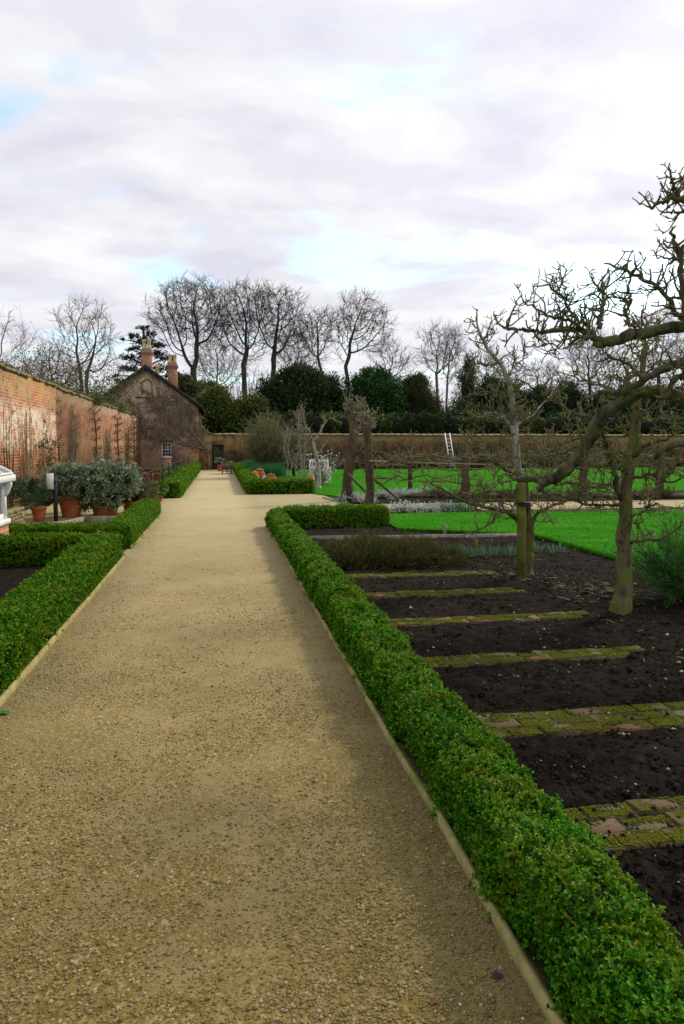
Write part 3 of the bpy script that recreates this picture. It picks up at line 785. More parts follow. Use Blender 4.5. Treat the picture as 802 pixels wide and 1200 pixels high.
# ------------------------------------------------------------------ timber boards
def board(label, a, b, h, w=.028, mat='board', seed=0, group='timber edging boards along the beds'):
    a = np.array(a, float); b = np.array(b, float); r = np.random.default_rng(seed)
    n = max(2, int(np.linalg.norm(b - a) / .7)); t = np.linspace(0, 1, n + 1)
    P = a[None] * (1 - t[:, None]) + b[None] * t[:, None]
    d = unit(b - a); s = np.array((-d[1], d[0], 0)) * w / 2
    P = P + np.array((-d[1], d[0], 0))[None] * r.normal(0, .005, n + 1)[:, None]
    z = h + r.normal(0, .0035, n + 1)
    V = []
    for p, zz in zip(P, z):
        V += [p + s + (0, 0, -.03), p - s + (0, 0, -.03), p - s + (0, 0, zz), p + s + (0, 0, zz)]
    Q = [(3, 2, 1, 0), (4 * n, 4 * n + 1, 4 * n + 2, 4 * n + 3)]
    for i in range(n):
        for k in range(4):
            j = (k + 1) % 4; Q.append((4 * i + k, 4 * i + j, 4 * i + 4 + j, 4 * i + 4 + k))
    return tag(mesh_obj('edging_board', V, Q, None, M[mat]), label, 'edging board', group)
board('long thin greenish edging board at the foot of the hedge beside the dug bed', (.905, .7, 0), (.905, 14.2, 0), .048, .024, seed=1)
board('thin pale edging board at the foot of the L-shaped hedge by the glasshouse bed', (-1.375, 1.2, 0), (-1.365, 10.55, 0), .055, .028, seed=2)
board('thin edging board below the hedge beside the terracotta pots', (-1.375, 11.5, 0), (-1.37, 17.1, 0), .05, .03, seed=3)
board('weathered grey plank laid across the dark soil between heather and cross hedge', (1.25, 12.02, 0), (5.15, 11.72, 0), .085, .035, 'timber', 4)
board('pale plank forming the rear edge of the bed in front of the terracotta pots', (-2.75, 15.2, 0), (-1.8, 15.15, 0), .17, .07, 'timber', 5)
board('pale slanting plank at the corner of the bed beside the black fence post', (-3.1, 13.4, 0), (-2.76, 15.15, 0), .17, .07, 'timber', 6)
board('narrow timber edging at the corner of the lawn beside the gnarled old trunks', (3.32, 19.25, 0), (3.1, 21.6, 0), .04, .04, 'timber', 7)

# ------------------------------------------------------------------ brick strips in the bed
def brick_strip(label, y0, x1, courses, seed, mossy):
    r = np.random.default_rng(seed)
    root = thing('brick_strip', label, 'brick edging', (2.2, y0, 0), 'mossy brick strips across the dug bed')
    mb = MB(); bw = .104; P, R = [], []
    slope = r.normal(0, .012)
    for c in range(courses):
        x = 1.10 - (c % 2) * .108 + r.uniform(-.03, .03); lim = x1 + r.uniform(-.12, .1)
        while x < lim:
            l = .213 + r.normal(0, .004)
            y = y0 + c * (bw + .009) + r.normal(0, .004) + slope * (x - 2.2); z = .006 + r.normal(0, .0045); tilt = r.normal(0, .004); rot = r.normal(0, .012)
            hx, hy, hz = l / 2, bw / 2, .04
            V = []
            for k, (d, zz) in enumerate(((0, -hz), (0, hz - .005), (.004, hz))):
                for sx, sy in ((-1, -1), (1, -1), (1, 1), (-1, 1)):
                    jx, jy = r.normal(0, .0022, 2)
                    px, py = sx * (hx - d) + jx, sy * (hy - d) + jy
                    V.append((x + l / 2 + px - py * rot, y + bw / 2 + py + px * rot, z - .04 + zz + .035 + tilt * sx + r.normal(0, .001)))
            Q = [(8, 9, 10, 11)]
            for q in (0, 4):
                for i in range(4):
                    j = (i + 1) % 4; Q.append((q + i, q + j, q + 4 + j, q + 4 + i))
            mb.add(V, Q)
            nm = int(1150 * mossy)
            px = x + r.random(nm) * (l + .008); py = y + r.random(nm) * (bw + .008)
            ed = np.minimum(np.minimum(px - x, x + l - px), np.minimum(py - y, y + bw - py))
            nz = np.array([mnoise.noise((a * 5, b * 9, seed)) for a, b in zip(px, py)])
            k = r.random(nm) < np.clip(.62 + 2.2 * nz + .35 * (ed < .012), 0, 1)
            P += [(a, b, z + .0375 - .012 * (e < .004)) for a, b, e in zip(px[k], py[k], ed[k])]; R += list(r.uniform(.0035, .0085, k.sum()))
            x += l + .010
    mb.build('bricks', M['brickstrip'], root)
    V, T = lumps(r, np.array(P), np.array(R), .45)
    mesh_obj('moss', V, None, T, M['moss'], root)
brick_strip('broad three-course brick strip partly covered by the hedge, with bare red brick edges', 2.48, 3.2, 3, 21, .8)
brick_strip('yellow-green moss covered brick strip with a curled straw lying on the soil behind it', 3.57, 3.2, 3, 22, 1.1)
brick_strip('brick strip of moss and red brick, between the pear-foot strip and the straw strip', 4.86, 3.14, 2, 23, .9)
brick_strip('mossy brick strip ending just short of the foot of the pear tree', 6.04, 3.16, 2, 24, 1.1)
brick_strip('narrow mossy brick strip ending just short of the upright green stake', 7.22, 3.24, 2, 25, 1.0)
brick_strip('very mossy brick strip along the front of the heather clump', 8.32, 3.23, 2, 26, 1.6)

# loose leaves on the path
def flat_leaf(label, p, size, mat, seed, lobes=0):
    r = np.random.default_rng(seed); n = 18; a0 = r.uniform(0, 6.28)
    V = [(p[0], p[1], p[2] + .010 + size * .12)]
    for i in range(n):
        t = 2 * math.pi * i / n; q = size * (.55 + .25 * math.cos(t) + (.22 * math.cos(t * lobes) if lobes else 0) + r.normal(0, .04))
        V.append((p[0] + math.cos(t + a0) * q, p[1] + math.sin(t + a0) * q, p[2] + .008 + size * .22 * abs(math.sin(t * 1.5 + seed))))
    T = [(0, 1 + i, 1 + (i + 1) % n) for i in range(n)]
    return tag(mesh_obj('fallen_leaf', V, None, T, mat, smooth=True), label, 'leaf', 'fallen leaves on the gravel path')
flat_leaf('curled brown dead leaf lying against the long edging board', ground(576, 1084), .034, M['deadleaf'], 3, 3)
flat_leaf('dark purple dead leaf on the gravel beside the long hedge', ground(579, 1147), .03, M['purpleleaf'], 4, 5)
flat_leaf('small reddish dead leaf on the gravel, apart from the hedge', ground(508, 1176), .017, M['deadleaf'], 5)
flat_leaf('pinkish brown leaf fragment on the gravel at the very edge of the view', ground(573, 1192), .019, M['deadleaf'], 6, 3)
flat_leaf('small bright green weed leaf on the gravel beside the glasshouse bed hedge', ground(7, 837), .06, M['greenleaf'], 7, 4)

# ------------------------------------------------------------------ stakes and daffodils
def stake(label, base, top, r0, mat, tie=False, group=None):
    root = thing('wooden_stake', label, 'stake', base, group)
    t = Tubes(); base = np.array(base, float); top = np.array(top, float)
    t.add([base - (0, 0, .1), base * .5 + top * .5 + (.004, 0, 0), top - (0, 0, r0 * .3), top], [r0, r0, r0, r0 * .75], 12)
    t.build('post', M[mat], root)
    return root
st = stake('stout upright moss-green stake tied to the gnarled fruit tree', (3.57, 8.06, 0), at(611, 566, 8.06), .054, 'stake')
tb = Tubes(); c0 = at(611, 590, 8.06)
for z in (-.015, .01): tb.add([c0 + np.array((math.cos(a) * .062 + (.05 if math.cos(a) > .3 else 0), math.sin(a) * .062 + .05 * (math.sin(a) > .3), z)) for a in np.linspace(0, 6.28, 14)], .012, 6)
tb.build('rubber_tie', M['black'], st)
p = ground(521, 628); stake('short wooden peg standing behind the grey plank', p, p + (0, 0, .22), .028, 'timber', group='short pegs in the dug bed')
p = ground(558, 648); stake('short dark mossy peg among the daffodil shoots', p, p + (0, 0, .2), .026, 'stake', group='short pegs in the dug bed')

def tuft(name, label, cat, p, n, h, spread, w, mat, seed, group, lean=.35):
    r = np.random.default_rng(seed)
    a = r.uniform(0, 6.28, n); q = np.sqrt(r.random(n)) * spread
    B = np.stack([p[0] + np.cos(a) * q, p[1] + np.sin(a) * q * .6, np.full(n, .03)], 1)
    A = unit(np.stack([np.cos(a) * lean * q / spread + r.normal(0, .15, n), np.sin(a) * lean * q / spread + r.normal(0, .15, n), np.ones(n)], 1))
    V, Q = leaf_mesh(B, A, rand_dirs(r, n) * (1, 1, .1), h * r.uniform(.6, 1.1, n), w, .2)
    return tag(mesh_obj(name, V, Q, None, mat), label, cat, group)
labs = ['daffodil shoots touching the heather clump', 'daffodil shoots just behind the heather, second along the row', 'daffodil shoots beside the dark mossy peg',
        'lush daffodil shoots between peg and stake', 'daffodil shoots close to the green stake, on the hedge side', 'daffodil shoots behind the gnarled trunk, on the lawn side', 'daffodil shoots at the lawn corner, last in the row']
for i, (px, py) in enumerate(((529, 652), (539, 653), (549, 655), (573, 654), (597, 653), (626, 650), (653, 651))):
    tuft('daffodil_shoots', 'blue-green ' + labs[i], 'daffodil', ground(px, py), 42, .17, .13, .013, M['daff'], 40 + i, 'daffodil clumps in the dug bed')

# ------------------------------------------------------------------ mounded shrubs made of leaf clumps
ICO = None
def ico():
    global ICO
    if ICO is None:
        import bmesh
        bm = bmesh.new(); bmesh.ops.create_icosphere(bm, subdivisions=3, radius=1)
        bm.verts.ensure_lookup_table()
        ICO = (np.array([v.co[:] for v in bm.verts]), np.array([[v.index for v in f.verts] for f in bm.faces])); bm.free()
    return ICO
def leaf_mass(r, lobes, n, size, aspect=.5, clump=.16, clumps=None, up=.25, shell=(.72, 1.06), droop=0., lump=.16, hexa=False):
    """lobes: (centre, radii).  returns V,Q of leaves gathered in clumps over the lobes"""
    lobes = [(np.array(c, float), np.array(q, float)) for c, q in lobes]
    area = np.array([(q[0] * q[1] + q[0] * q[2] + q[1] * q[2]) for c, q in lobes]); area /= area.sum()
    k = clumps or max(12, n // 40)
    w = r.choice(len(lobes), k, p=area)
    D = rand_dirs(r, k); D[:, 2] = D[:, 2] * .9 + up * .5; D = unit(D)
    C = np.array([lobes[i][0] for i in w]); Rr = np.array([lobes[i][1] for i in w])
    lm = 1 + lump * pnoise(D * 2.2 + w[:, None] * 3.1, 1.)
    cp = C + D * Rr * (r.uniform(*shell, k) * lm)[:, None]
    ok = cp[:, 2] > .02; cp, D, Rr = cp[ok], D[ok], Rr[ok]; k = len(cp)
    i = r.integers(0, k, n)
    P = cp[i] + r.normal(0, 1, (n, 3)) * (Rr[i].mean(1) * clump)[:, None]
    P[:, 2] = np.maximum(P[:, 2], .02)
    A = unit(D[i] + rand_dirs(r, n) * .9 + np.array((0, 0, up - droop)))
    Nn = unit(D[i] + rand_dirs(r, n) * .8)
    L = size * r.uniform(.6, 1.25, n)
    return leaf_mesh(P - A * L[:, None] * .5, A, Nn, L, L * aspect, .2, hexa)
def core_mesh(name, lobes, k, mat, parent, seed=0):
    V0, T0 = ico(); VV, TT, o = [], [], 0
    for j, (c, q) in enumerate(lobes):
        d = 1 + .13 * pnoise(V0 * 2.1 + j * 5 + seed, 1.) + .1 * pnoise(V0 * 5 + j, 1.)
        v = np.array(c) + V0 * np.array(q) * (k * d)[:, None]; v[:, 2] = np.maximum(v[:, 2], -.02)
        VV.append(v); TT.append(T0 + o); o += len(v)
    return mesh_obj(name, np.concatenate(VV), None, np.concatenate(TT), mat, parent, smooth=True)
def shrub(name, label, cat, base, lobes, n, size, mat, core='core', aspect=.5, seed=1, group=None, corek=.62, **kw):
    r = np.random.default_rng(seed); root = thing(name, label, cat, base, group)
    base = np.array(base, float); lobes = [(base + np.array(c), q) for c, q in lobes]
    V, Q = leaf_mass(r, lobes, n, size, aspect, **kw)
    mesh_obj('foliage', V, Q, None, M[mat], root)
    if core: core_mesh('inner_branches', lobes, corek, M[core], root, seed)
    return root

# heather clump
p = (2.2, 9.25, 0)
lob = [((-.62, 0, .1), (.32, .35, .21)), ((-.25, .1, .12), (.36, .4, .25)), ((.1, -.05, .1), (.33, .35, .21)), ((.4, .05, .10), (.36, .38, .22)), ((.75, 0, .06), (.32, .3, .16))]
r0 = np.random.default_rng(5); hr = thing('heather_clump', 'broad low olive-brown heather clump on the dug bed', 'shrub', p)
base = np.array(p); hl = [(base + np.array(c), q) for c, q in lob]
V, Q = leaf_mass(r0, hl, 20000, .10, .09, clump=.16, up=.75, lump=.3, clumps=900); mesh_obj('foliage', V, Q, None, M['heather'], hr)
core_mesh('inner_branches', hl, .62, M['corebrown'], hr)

# feathery plant by the pear tree
r0 = np.random.default_rng(6); c0 = np.array((4.75, 6.55, 0))
fr = thing('feathery_plant', 'large soft feathery dark green plant beside the pear trunk', 'plant', c0)
tb = Tubes(); LP, LA = [], []
for i in range(190):
    a = r0.uniform(0, 6.28); e = r0.uniform(.35, 1.35); L = r0.uniform(.55, .98)
    d = np.array((math.cos(a) * math.cos(e), math.sin(a) * math.cos(e), math.sin(e)))
    b = c0 + np.array((r0.normal(0, .10), r0.normal(0, .10), .02))
    s = spline([b, b + d * L * .5 + (0, 0, .05), b + d * L + (0, 0, -.18 * math.cos(e))], 8)
    tb.add(s, np.linspace(.005, .0015, 8), 4)
    m = 75; t = r0.uniform(.15, 1, m) * 7; k = np.minimum(t.astype(int), 6); f = (t - k)[:, None]
    q = s[k] * (1 - f) + s[k + 1] * f
    LP.append(q + r0.normal(0, .035, (m, 3))); LA.append(unit(d + rand_dirs(r0, m) * .8 + (0, 0, .3)))
tb.build('stems', M['twig_olive'], fr)
LP = np.concatenate(LP); LA = np.concatenate(LA); LP[:, 2] = np.maximum(LP[:, 2], .04)
V, Q = leaf_mesh(LP, LA, rand_dirs(r0, len(LP)), r0.uniform(.04, .09, len(LP)), .008, .2, False)
mesh_obj('foliage', V, Q, None, M['fennel'], fr)

# silver edging plants and border stuff
labs = ['silver-white mound at the foot of the leaning old trunk', 'silver-white mound between the two gnarled old trunks', 'silver-white mound just past the rail post trunk', 'wide silver-white mound in front of the lawn, beyond the rails',
        'silver-white mound beside the slanting brace', 'silver-white mound on the near side of the cross path, by the brace foot', 'small silver-white mound on the near side of the cross path', 'silver-white mound by the short espalier, across the path', 'silver-white mound on the near lawn edge, by the grass tussock']
for i, (px, py, w) in enumerate(((412, 587, .4), (428, 590, .3), (447, 585, .5), (462, 584, .45), (478, 583, .35), (470, 603, .5), (495, 603, .42), (505, 581, .5), (518, 602, .3))):
    p = ground(px, py); n = 900
    shrub('silver_plant', labs[i], 'plant', p, [((0, 0, .06), (w, .32, .17)), ((w * .4, .1, .05), (w * .6, .3, .14))], n, .07, 'silver', 'corebrown', .35, 60 + i, 'silver leaved plants edging the cross path', up=.6, clump=.2)
p = ground(537, 602); tuft('grass_tussock', 'dark green grassy tussock on the lawn edge of the cross path', 'plant', p, 260, .3, .4, .012, M['chive'], 71, None, .5)
labs = ['low russet border plant beside the silver mounds, across the path', 'low russet border plant below the short espalier trunk', 'low russet border plant behind the staked fruit tree', 'low olive border plant framed by the arching limb', 'low russet border plant past the arching limb', 'low olive border plant behind the pear trunk', 'low russet border plant beyond the pear trunk', 'low brown border plant beyond the lowest pear branch']
for i, px in enumerate((492, 530, 575, 625, 660, 705, 750, 790)):
    p = ground(px, 584)
    shrub('border_plant', labs[i], 'plant', p, [((0, 0, .05), (.75, .4, .20)), ((.5, .2, .05), (.5, .4, .16))], 700, .1, 'brownbush', 'corebrown', .3, 80 + i, 'low plants of the border across the path', up=.5)
labs = ['low dead-stemmed plant on the near lawn edge behind the stake', 'low dead-stemmed plant on the near lawn edge below the arching limb', 'low dead-stemmed plant on the near lawn edge beside the pear trunk', 'low dead-stemmed plant on the near lawn edge past the pear trunk']
for i, px in enumerate((590, 650, 700, 780)):
    p = ground(px, 603); r0 = np.random.default_rng(90 + i); tb = Tubes()
    for _ in range(150):
        b = p + (r0.normal(0, .55), r0.normal(0, .12), .02); d = unit(r0.normal(0, .5, 3) + (0, 0, .8)) * r0.uniform(.08, .25)
        tb.add([b, b + d * .6, b + d + r0.normal(0, .03, 3)], [.006, .005, .003], 3)
    tag(tb.build('border_plant', M['vinegrey']), labs[i], 'plant', 'dead-stemmed plants by the cross path')
# ------------------------------------------------------------------ fruit trees: limbs with knobbly spurs
def knob(r, tb, p, d, L, rr, depth, mul=1.0):
    """a short crooked branchlet with swollen ends, and smaller ones on it"""
    n = 4 + (L > .2) * 2
    P = [np.array(p, float)]; dd = unit(d)
    for i in range(n):
        dd = unit(dd + r.normal(0, .30, 3) + np.array((0, 0, .10)))
        P.append(P[-1] + dd * L / n)
    P = np.array(P); t = np.linspace(0, 1, n + 1)
    R = rr * (1 - .5 * t) * (1 + r.uniform(-.12, .12, n + 1)); R[-1] *= 1.45
    tb.add(P, R, 5 if rr > .006 else 4)
    if depth <= 0: return
    k = max(1, int(L / (.06 if depth == 1 else .075) * mul * r.uniform(.7, 1.2)))
    for _ in range(k):
        f = r.uniform(.2, 1) * n; i = min(int(f), n - 1); q = P[i] + (P[i + 1] - P[i]) * (f - i)
        nd = unit(rand_dirs(r, 1)[0] + dd * .55 + np.array((0, 0, .3)))
        knob(r, tb, q, nd, L * r.uniform(.28, .5) if depth > 1 else r.uniform(.02, .075), max(rr * .66, .0046), depth - 1, mul)

def spurred(r, tb, S, R, gap, Lr, rr, depth=2, mul=1., updir=.35, t0=.08):
    seg = np.linalg.norm(np.diff(S, axis=0), axis=1); tot = seg.sum(); cum = np.concatenate([[0], np.cumsum(seg)])
    k = int(tot / gap)
    for _ in range(k):
        x = r.uniform(t0, 1) * tot; i = min(np.searchsorted(cum, x) - 1, len(seg) - 1); i = max(i, 0)
        q = S[i] + (S[i + 1] - S[i]) * ((x - cum[i]) / seg[i]); T = unit(S[i + 1] - S[i])
        d = rand_dirs(r, 1)[0]; d = unit(d - T * (d @ T) * .8 + np.array((0, 0, updir)))
        knob(r, tb, q, d, r.uniform(*Lr), min(rr, R[i] * .7), depth, mul)
    knob(r, tb, S[-1], S[-1] - S[-2], r.uniform(*Lr) * .7, R[-1], depth, mul)

def limb(r, pts, r0, r1, n=None, wob=.012):
    P = np.array(pts, float); n = n or max(8, len(P) * 4)
    S = spline(P, n); S[1:-1] += r.normal(0, wob, (n - 2, 3)); 
    R = np.linspace(r0, r1, n) * (1 + r.normal(0, .05, n))
    return S, R

def fruit_tree(label, base, trunk, limbs, seed, gap=.09, Lr=(.08, .32), rr=.009, mat_l='bark_limb', mat_t='bark_pear', mat_s='spur', group='gnarled spur-pruned fruit trees', depth=2, cat='fruit tree', name='fruit_tree', sides=12):
    """trunk: (points, r0, r1); limbs: (points, r0, r1, spurs multiplier)"""
    r = np.random.default_rng(seed); root = thing(name, label, cat, base, group)
    if trunk:
        S, R = limb(r, trunk[0], trunk[1], trunk[2], wob=trunk[1] * .07); R[0] *= 1.12
        S2 = spline(S, 40); R2 = np.interp(np.linspace(0, 1, 40), np.linspace(0, 1, len(R)), R)
        V, Q, T3 = rough_tube(S2, R2, max(18, sides), .13 if mat_t != 'bark_dark' else .2, seed, .45); mesh_obj('trunk', V, Q, T3, M[mat_t], root, smooth=True)
    sp = Tubes()
    for li, L in enumerate(limbs):
        S, R = limb(r, L[0], L[1], L[2], wob=.008)
        ml = 'bark_pear' if (mat_l == 'bark_pale' and len(limbs) > 10 and li not in (0, 1, 2, 12)) else mat_l
        if L[1] > .022:
            S2 = spline(S, 44); R2 = np.interp(np.linspace(0, 1, 44), np.linspace(0, 1, len(R)), R)
            V, Q, T3 = rough_tube(S2, R2, 14, .16, seed + li); mesh_obj('limb', V, Q, T3, M[ml], root, smooth=True)
        else:
            t = Tubes(); t.add(S, R, 8 if L[1] > .012 else 6); t.build('limb', M[ml], root)
        m = L[3] if len(L) > 3 else 1.
        if m > 0: spurred(r, sp, S, R, gap / m, Lr, rr, depth)
    sp.build('spurs', M[mat_s], root)
    return root

def px_path(s, Y0, Y1=None):
    """'x,y x,y ...' picture points at depths running from Y0 to Y1 -> world points"""
    q = [tuple(float(v) for v in a.split(',')) for a in s.split()]
    Y1 = Y0 if Y1 is None else Y1
    return [at(x, y, Y0 + (Y1 - Y0) * i / max(1, len(q) - 1)) for i, (x, y) in enumerate(q)]

# near tree whose trunk stands just outside the view on the right
A = []
A.append((px_path('905,352 860,366 802,381 760,388 728,396 705,403', 4.9, 5.0), .052, .036, .35))
A.append((px_path('712,402 702,397 690,390 668,386 645,388 622,388 600,385 590,383', 5.0, 5.05), .030, .008, 1.6))
A.append((px_path('692,390 684,375 678,381 669,362 654,343 640,334', 5.0, 4.9), .014, .006, 1.7))
A.append((px_path('669,362 664,345 660,325', 4.94, 4.9), .008, .005, 1.2))
A.append((px_path('672,378 650,372 630,363 612,349', 5.0, 5.1), .012, .005, 1.6))
A.append((px_path('690,397 672,397 650,407 636,421', 5.0, 4.9), .010, .004, .9))
A.append((px_path('655,404 640,404 618,407', 4.95, 4.95), .006, .004, .8))
A.append((px_path('702,385 704,368 708,351 700,335 695,327', 5.0, 5.1), .020, .006, 1.6))
A.append((px_path('706,353 722,345 745,340', 5.05, 5.2), .008, .004, 1.3))
A.append((px_path('806,372 795,369 777,343 755,328 738,320 719,312', 4.85, 5.0), .022, .009, 1.5))
A.append((px_path('745,385 733,370 741,349 735,340', 5.0, 5.15), .014, .006, 1.4))
A.append((px_path('905,290 850,275 815,240 803,236 789,231 776,238 763,243', 4.6, 4.7), .040, .008, 1.4))
A.append((px_path('803,236 793,228 790,215 787,208', 4.68, 4.65), .018, .008, 1.5))
A.append((px_path('830,440 806,375 799,335 797,305 791,280 786,272', 4.8, 4.75), .030, .008, 1.9))
A.append((px_path('797,306 786,302 770,302', 4.78, 4.8), .010, .005, 1.2))
A.append((px_path('840,252 802,247 785,250 772,246', 4.7, 4.7), .012, .004, 1.2))
A.append((px_path('900,472 850,476 802,466 776,459 754,459 727,471 702,493 693,511 681,531 660,555 643,562', 5.3, 6.3), .050, .056, .5))
A.append((px_path('643,562 625,561 607,562', 6.3, 6.5), .034, .022, .7))
A.append((px_path('895,400 845,405 802,423 776,433 754,446 728,459 700,461', 5.2, 5.5), .046, .020, .8))
A.append((px_path('754,446 740,430 718,420 700,424', 5.35, 5.6), .016, .006, 1.2))
A.append((px_path('880,420 840,425 802,438 785,455 776,470', 5.0, 5.2), .036, .016, .8))
A.append((px_path('900,505 850,508 802,518 785,524 768,535', 5.2, 5.4), .034, .024, .8))
A.append((px_path('880,530 802,541 785,553 775,565 768,580', 5.2, 5.3), .024, .012, .8))
A.append((px_path('701,493 685,488 664,480 650,470', 6.0, 6.2), .017, .008, 1.1))
A.append((px_path('722,475 716,455 690,448 668,440', 5.8, 6.1), .013, .006, 1.2))
A.append((px_path('730,468 735,440 728,420', 5.75, 5.9), .013, .006, 1.3))
A.append((px_path('690,515 668,527 640,535 618,540', 6.1, 6.5), .012, .006, 1.2))
b = ground(893, 760)
fruit_tree('old fruit tree whose long mossy limbs arch in from the picture edge against the sky', b,
    ([b - (0, 0, .1), b + (.01, 0, .5), at(898, 470, 5.1), at(905, 350, 4.9), at(905, 290, 4.6)], .10, .055), A, 101, gap=.043, Lr=(.05, .22), rr=.0092)

# pear tree with the tapered trunk
b = np.array((3.80, 6.24, 0))
B = []
B.append((px_path('729,585 724,572 716,545 708,515 704,500', 6.2, 6.0), .028, .012, .5))
B.append((px_path('738,637 748,634 775,632 790,622 801,614', 6.2, 6.1), .020, .006, .8))
B.append((px_path('740,605 752,600 765,590 778,594', 6.2, 6.0), .014, .006, 1.2))
B.append((px_path('738,635 730,621 742,612 755,628', 6.2, 6.1), .010, .005, .8))
B.append((px_path('730,592 705,592 680,590 655,580 640,584', 6.2, 6.3), .016, .006, 1.2))
B.append((px_path('731,575 710,568 690,572 668,565 650,570', 6.25, 6.5), .015, .006, 1.3))
B.append((px_path('736,545 720,535 700,520 670,516 650,525', 6.3, 6.6), .018, .006, 1.3))
B.append((px_path('742,535 760,520 782,515 806,500', 6.2, 6.0), .022, .010, 1.2))
B.append((px_path('743,515 728,500 715,505 690,490 680,480', 6.3, 6.7), .016, .006, 1.3))
B.append((px_path('745,495 762,480 778,484 800,470', 6.2, 6.2), .016, .006, 1.3))
B.append((px_path('740,560 765,556 785,566 806,556', 6.2, 6.1), .017, .007, 1.3))
B.append((px_path('748,470 735,450 722,440 708,445', 6.3, 6.5), .014, .005, 1.4))
B.append((px_path('752,440 770,425 780,410', 6.3, 6.3), .012, .005, 1.4))
B.append((px_path('755,425 740,408 730,400', 6.3, 6.4), .012, .005, 1.4))
B.append((px_path('735,555 722,548 700,545 672,550', 6.2, 5.9), .014, .005, 1.2))
B.append((px_path('757,410 758,390 752,372 758,355', 6.3, 6.35), .016, .006, 1.6))
fruit_tree('fruit tree with a thick tapering trunk in dug soil beside the feathery plant', b,
    ([b - (0.01, 0, .05), b + (.01, 0, .25), at(731, 640, 6.24), at(734, 600, 6.24), at(737, 555, 6.24), at(743, 515, 6.26), at(747, 475, 6.28), at(757, 405, 6.3)], .088, .026), B, 102, gap=.042, Lr=(.06, .30), rr=.008, mat_t='bark_pear')

# staked tree
b = np.array((3.72, 8.25, 0))
Cc = []
Cc.append((px_path('614,562 607,552 604,512 601,470 596,446 586,426 572,408 563,393 559,376', 8.25, 8.3), .050, .012, 1.4))
Cc.append((px_path('604,515 598,498 586,487 572,484 560,489', 8.25, 8.1), .026, .008, 1.2))
Cc.append((px_path('596,446 600,432 612,421 616,408', 8.3, 8.4), .014, .006, 1.4))
Cc.append((px_path('584,424 574,428 560,426 548,436', 8.3, 8.1), .012, .005, 1.3))
Cc.append((px_path('566,398 575,392 580,380', 8.3, 8.35), .010, .005, 1.2))
Cc.append((px_path('613,564 601,556 588,545 576,541 560,538', 8.2, 7.9), .034, .012, 1.1))
Cc.append((px_path('613,566 628,560 640,563 655,557', 8.2, 8.0), .026, .012, 1.))
Cc.append((px_path('613,617 600,603 584,598 560,592 545,588 532,580 515,571 500,562', 8.2, 7.7), .030, .008, .9))
Cc.append((px_path('612,566 600,580 588,590 575,612 560,620 548,625', 8.15, 7.8), .018, .006, .8))
Cc.append((px_path('600,578 575,576 555,580 535,575', 8.1, 7.9), .014, .006, 1.))
Cc.append((px_path('620,620 632,600 655,590 690,578 712,580', 8.2, 8.0), .024, .008, 1.))
Cc.append((px_path('619,600 625,590 640,600 648,612', 8.2, 8.0), .008, .004, .6))
Cc.append((px_path('602,500 620,490 640,470 652,452', 8.3, 8.6), .018, .006, 1.4))
Cc.append((px_path('600,475 580,462 560,460 540,468', 8.3, 8.3), .014, .005, 1.3))
Cc.append((px_path('605,535 590,522 565,518 545,510', 8.3, 8.4), .014, .005, 1.3))
Cc.append((px_path('606,540 630,528 655,522 675,505', 8.3, 8.5), .015, .006, 1.3))
fruit_tree('gnarled fruit tree with a pale lichen-covered leader, tied to an upright green stake', b,
    ([b - (0, 0, .05), b + (.02, 0, .3), at(620, 625, 8.25), at(616, 590, 8.25), at(614, 562, 8.25)], .066, .056), Cc, 103, gap=.05, Lr=(.07, .34), rr=.009, mat_l='bark_pale', mat_t='bark_pear')

# two old hollow trunks with pollard heads and the espalier rails
for lab, tr, r0_, r1_, heads, sd in (
    ('leaning thick dark old trunk with a burst of pale twigs, on the lawn corner', px_path('405,590 408,562 412,530 415,505 413,488 417,478', 20.6), .155, .11,
     ['416,482 408,480 403,487', '416,480 410,474 405,473', '417,479 414,473 409,470', '418,479 420,472 426,473', '416,488 423,490 428,495', '417,480 424,477 430,482'], 104),
    ('upright old trunk carrying pale rails, its twig head reaching toward the leaning trunk', px_path('432,600 434,575 433,545 432,520 430,500', 17.3), .115, .09,
     ['431,502 427,498 422,494', '430,500 426,502 422,506', '432,502 434,494 432,486', '433,502 437,500 438,494', '431,502 429,494 425,487'], 105)):
    fruit_tree(lab, tr[0] * (1, 1, 0), (tr, r0_, r1_), [(px_path(h, tr[0][1], tr[0][1] + .2), .05, .015, 1.8) for h in heads], sd, gap=.09, Lr=(.10, .34), rr=.016,
               mat_l='bark_pear', mat_t='bark_dark', mat_s='spurpale', group='pair of old pollarded trunks', cat='old tree', name='pollard_tree')
def rail(name, label, a, b, w, mat, cat='rail', group='timber rails of the espalier row'):
    mb = MB(); mb.bar(a, b, w, w * 1.1); return tag(mb.build(name, mat), label, cat, group)
rail('espalier_rail', 'upper pale timber rail fixed to the upright old trunk', at(433, 540, 17.15), at(452, 541, 17.2), .045, M['timber'])
rail('espalier_rail', 'lower dark timber rail fixed to the upright old trunk', at(434, 560, 17.15), at(455, 561, 17.2), .035, M['bark_dark'])
rail('espalier_rail', 'slanting dark brace running from the upright old trunk down to the silver plants', at(437, 560, 17.1), at(486, 601, 16.7), .05, M['bark_dark'])
rail('espalier_rail', 'slanting dark brace between the two old trunks', at(408, 555, 20.3), at(430, 578, 19.6), .05, M['bark_dark'])
rail('espalier_rail', 'long grey timber rail behind the short espalier trunk', at(478, 542, 17.6), at(600, 545, 17.8), .03, M['timber'])

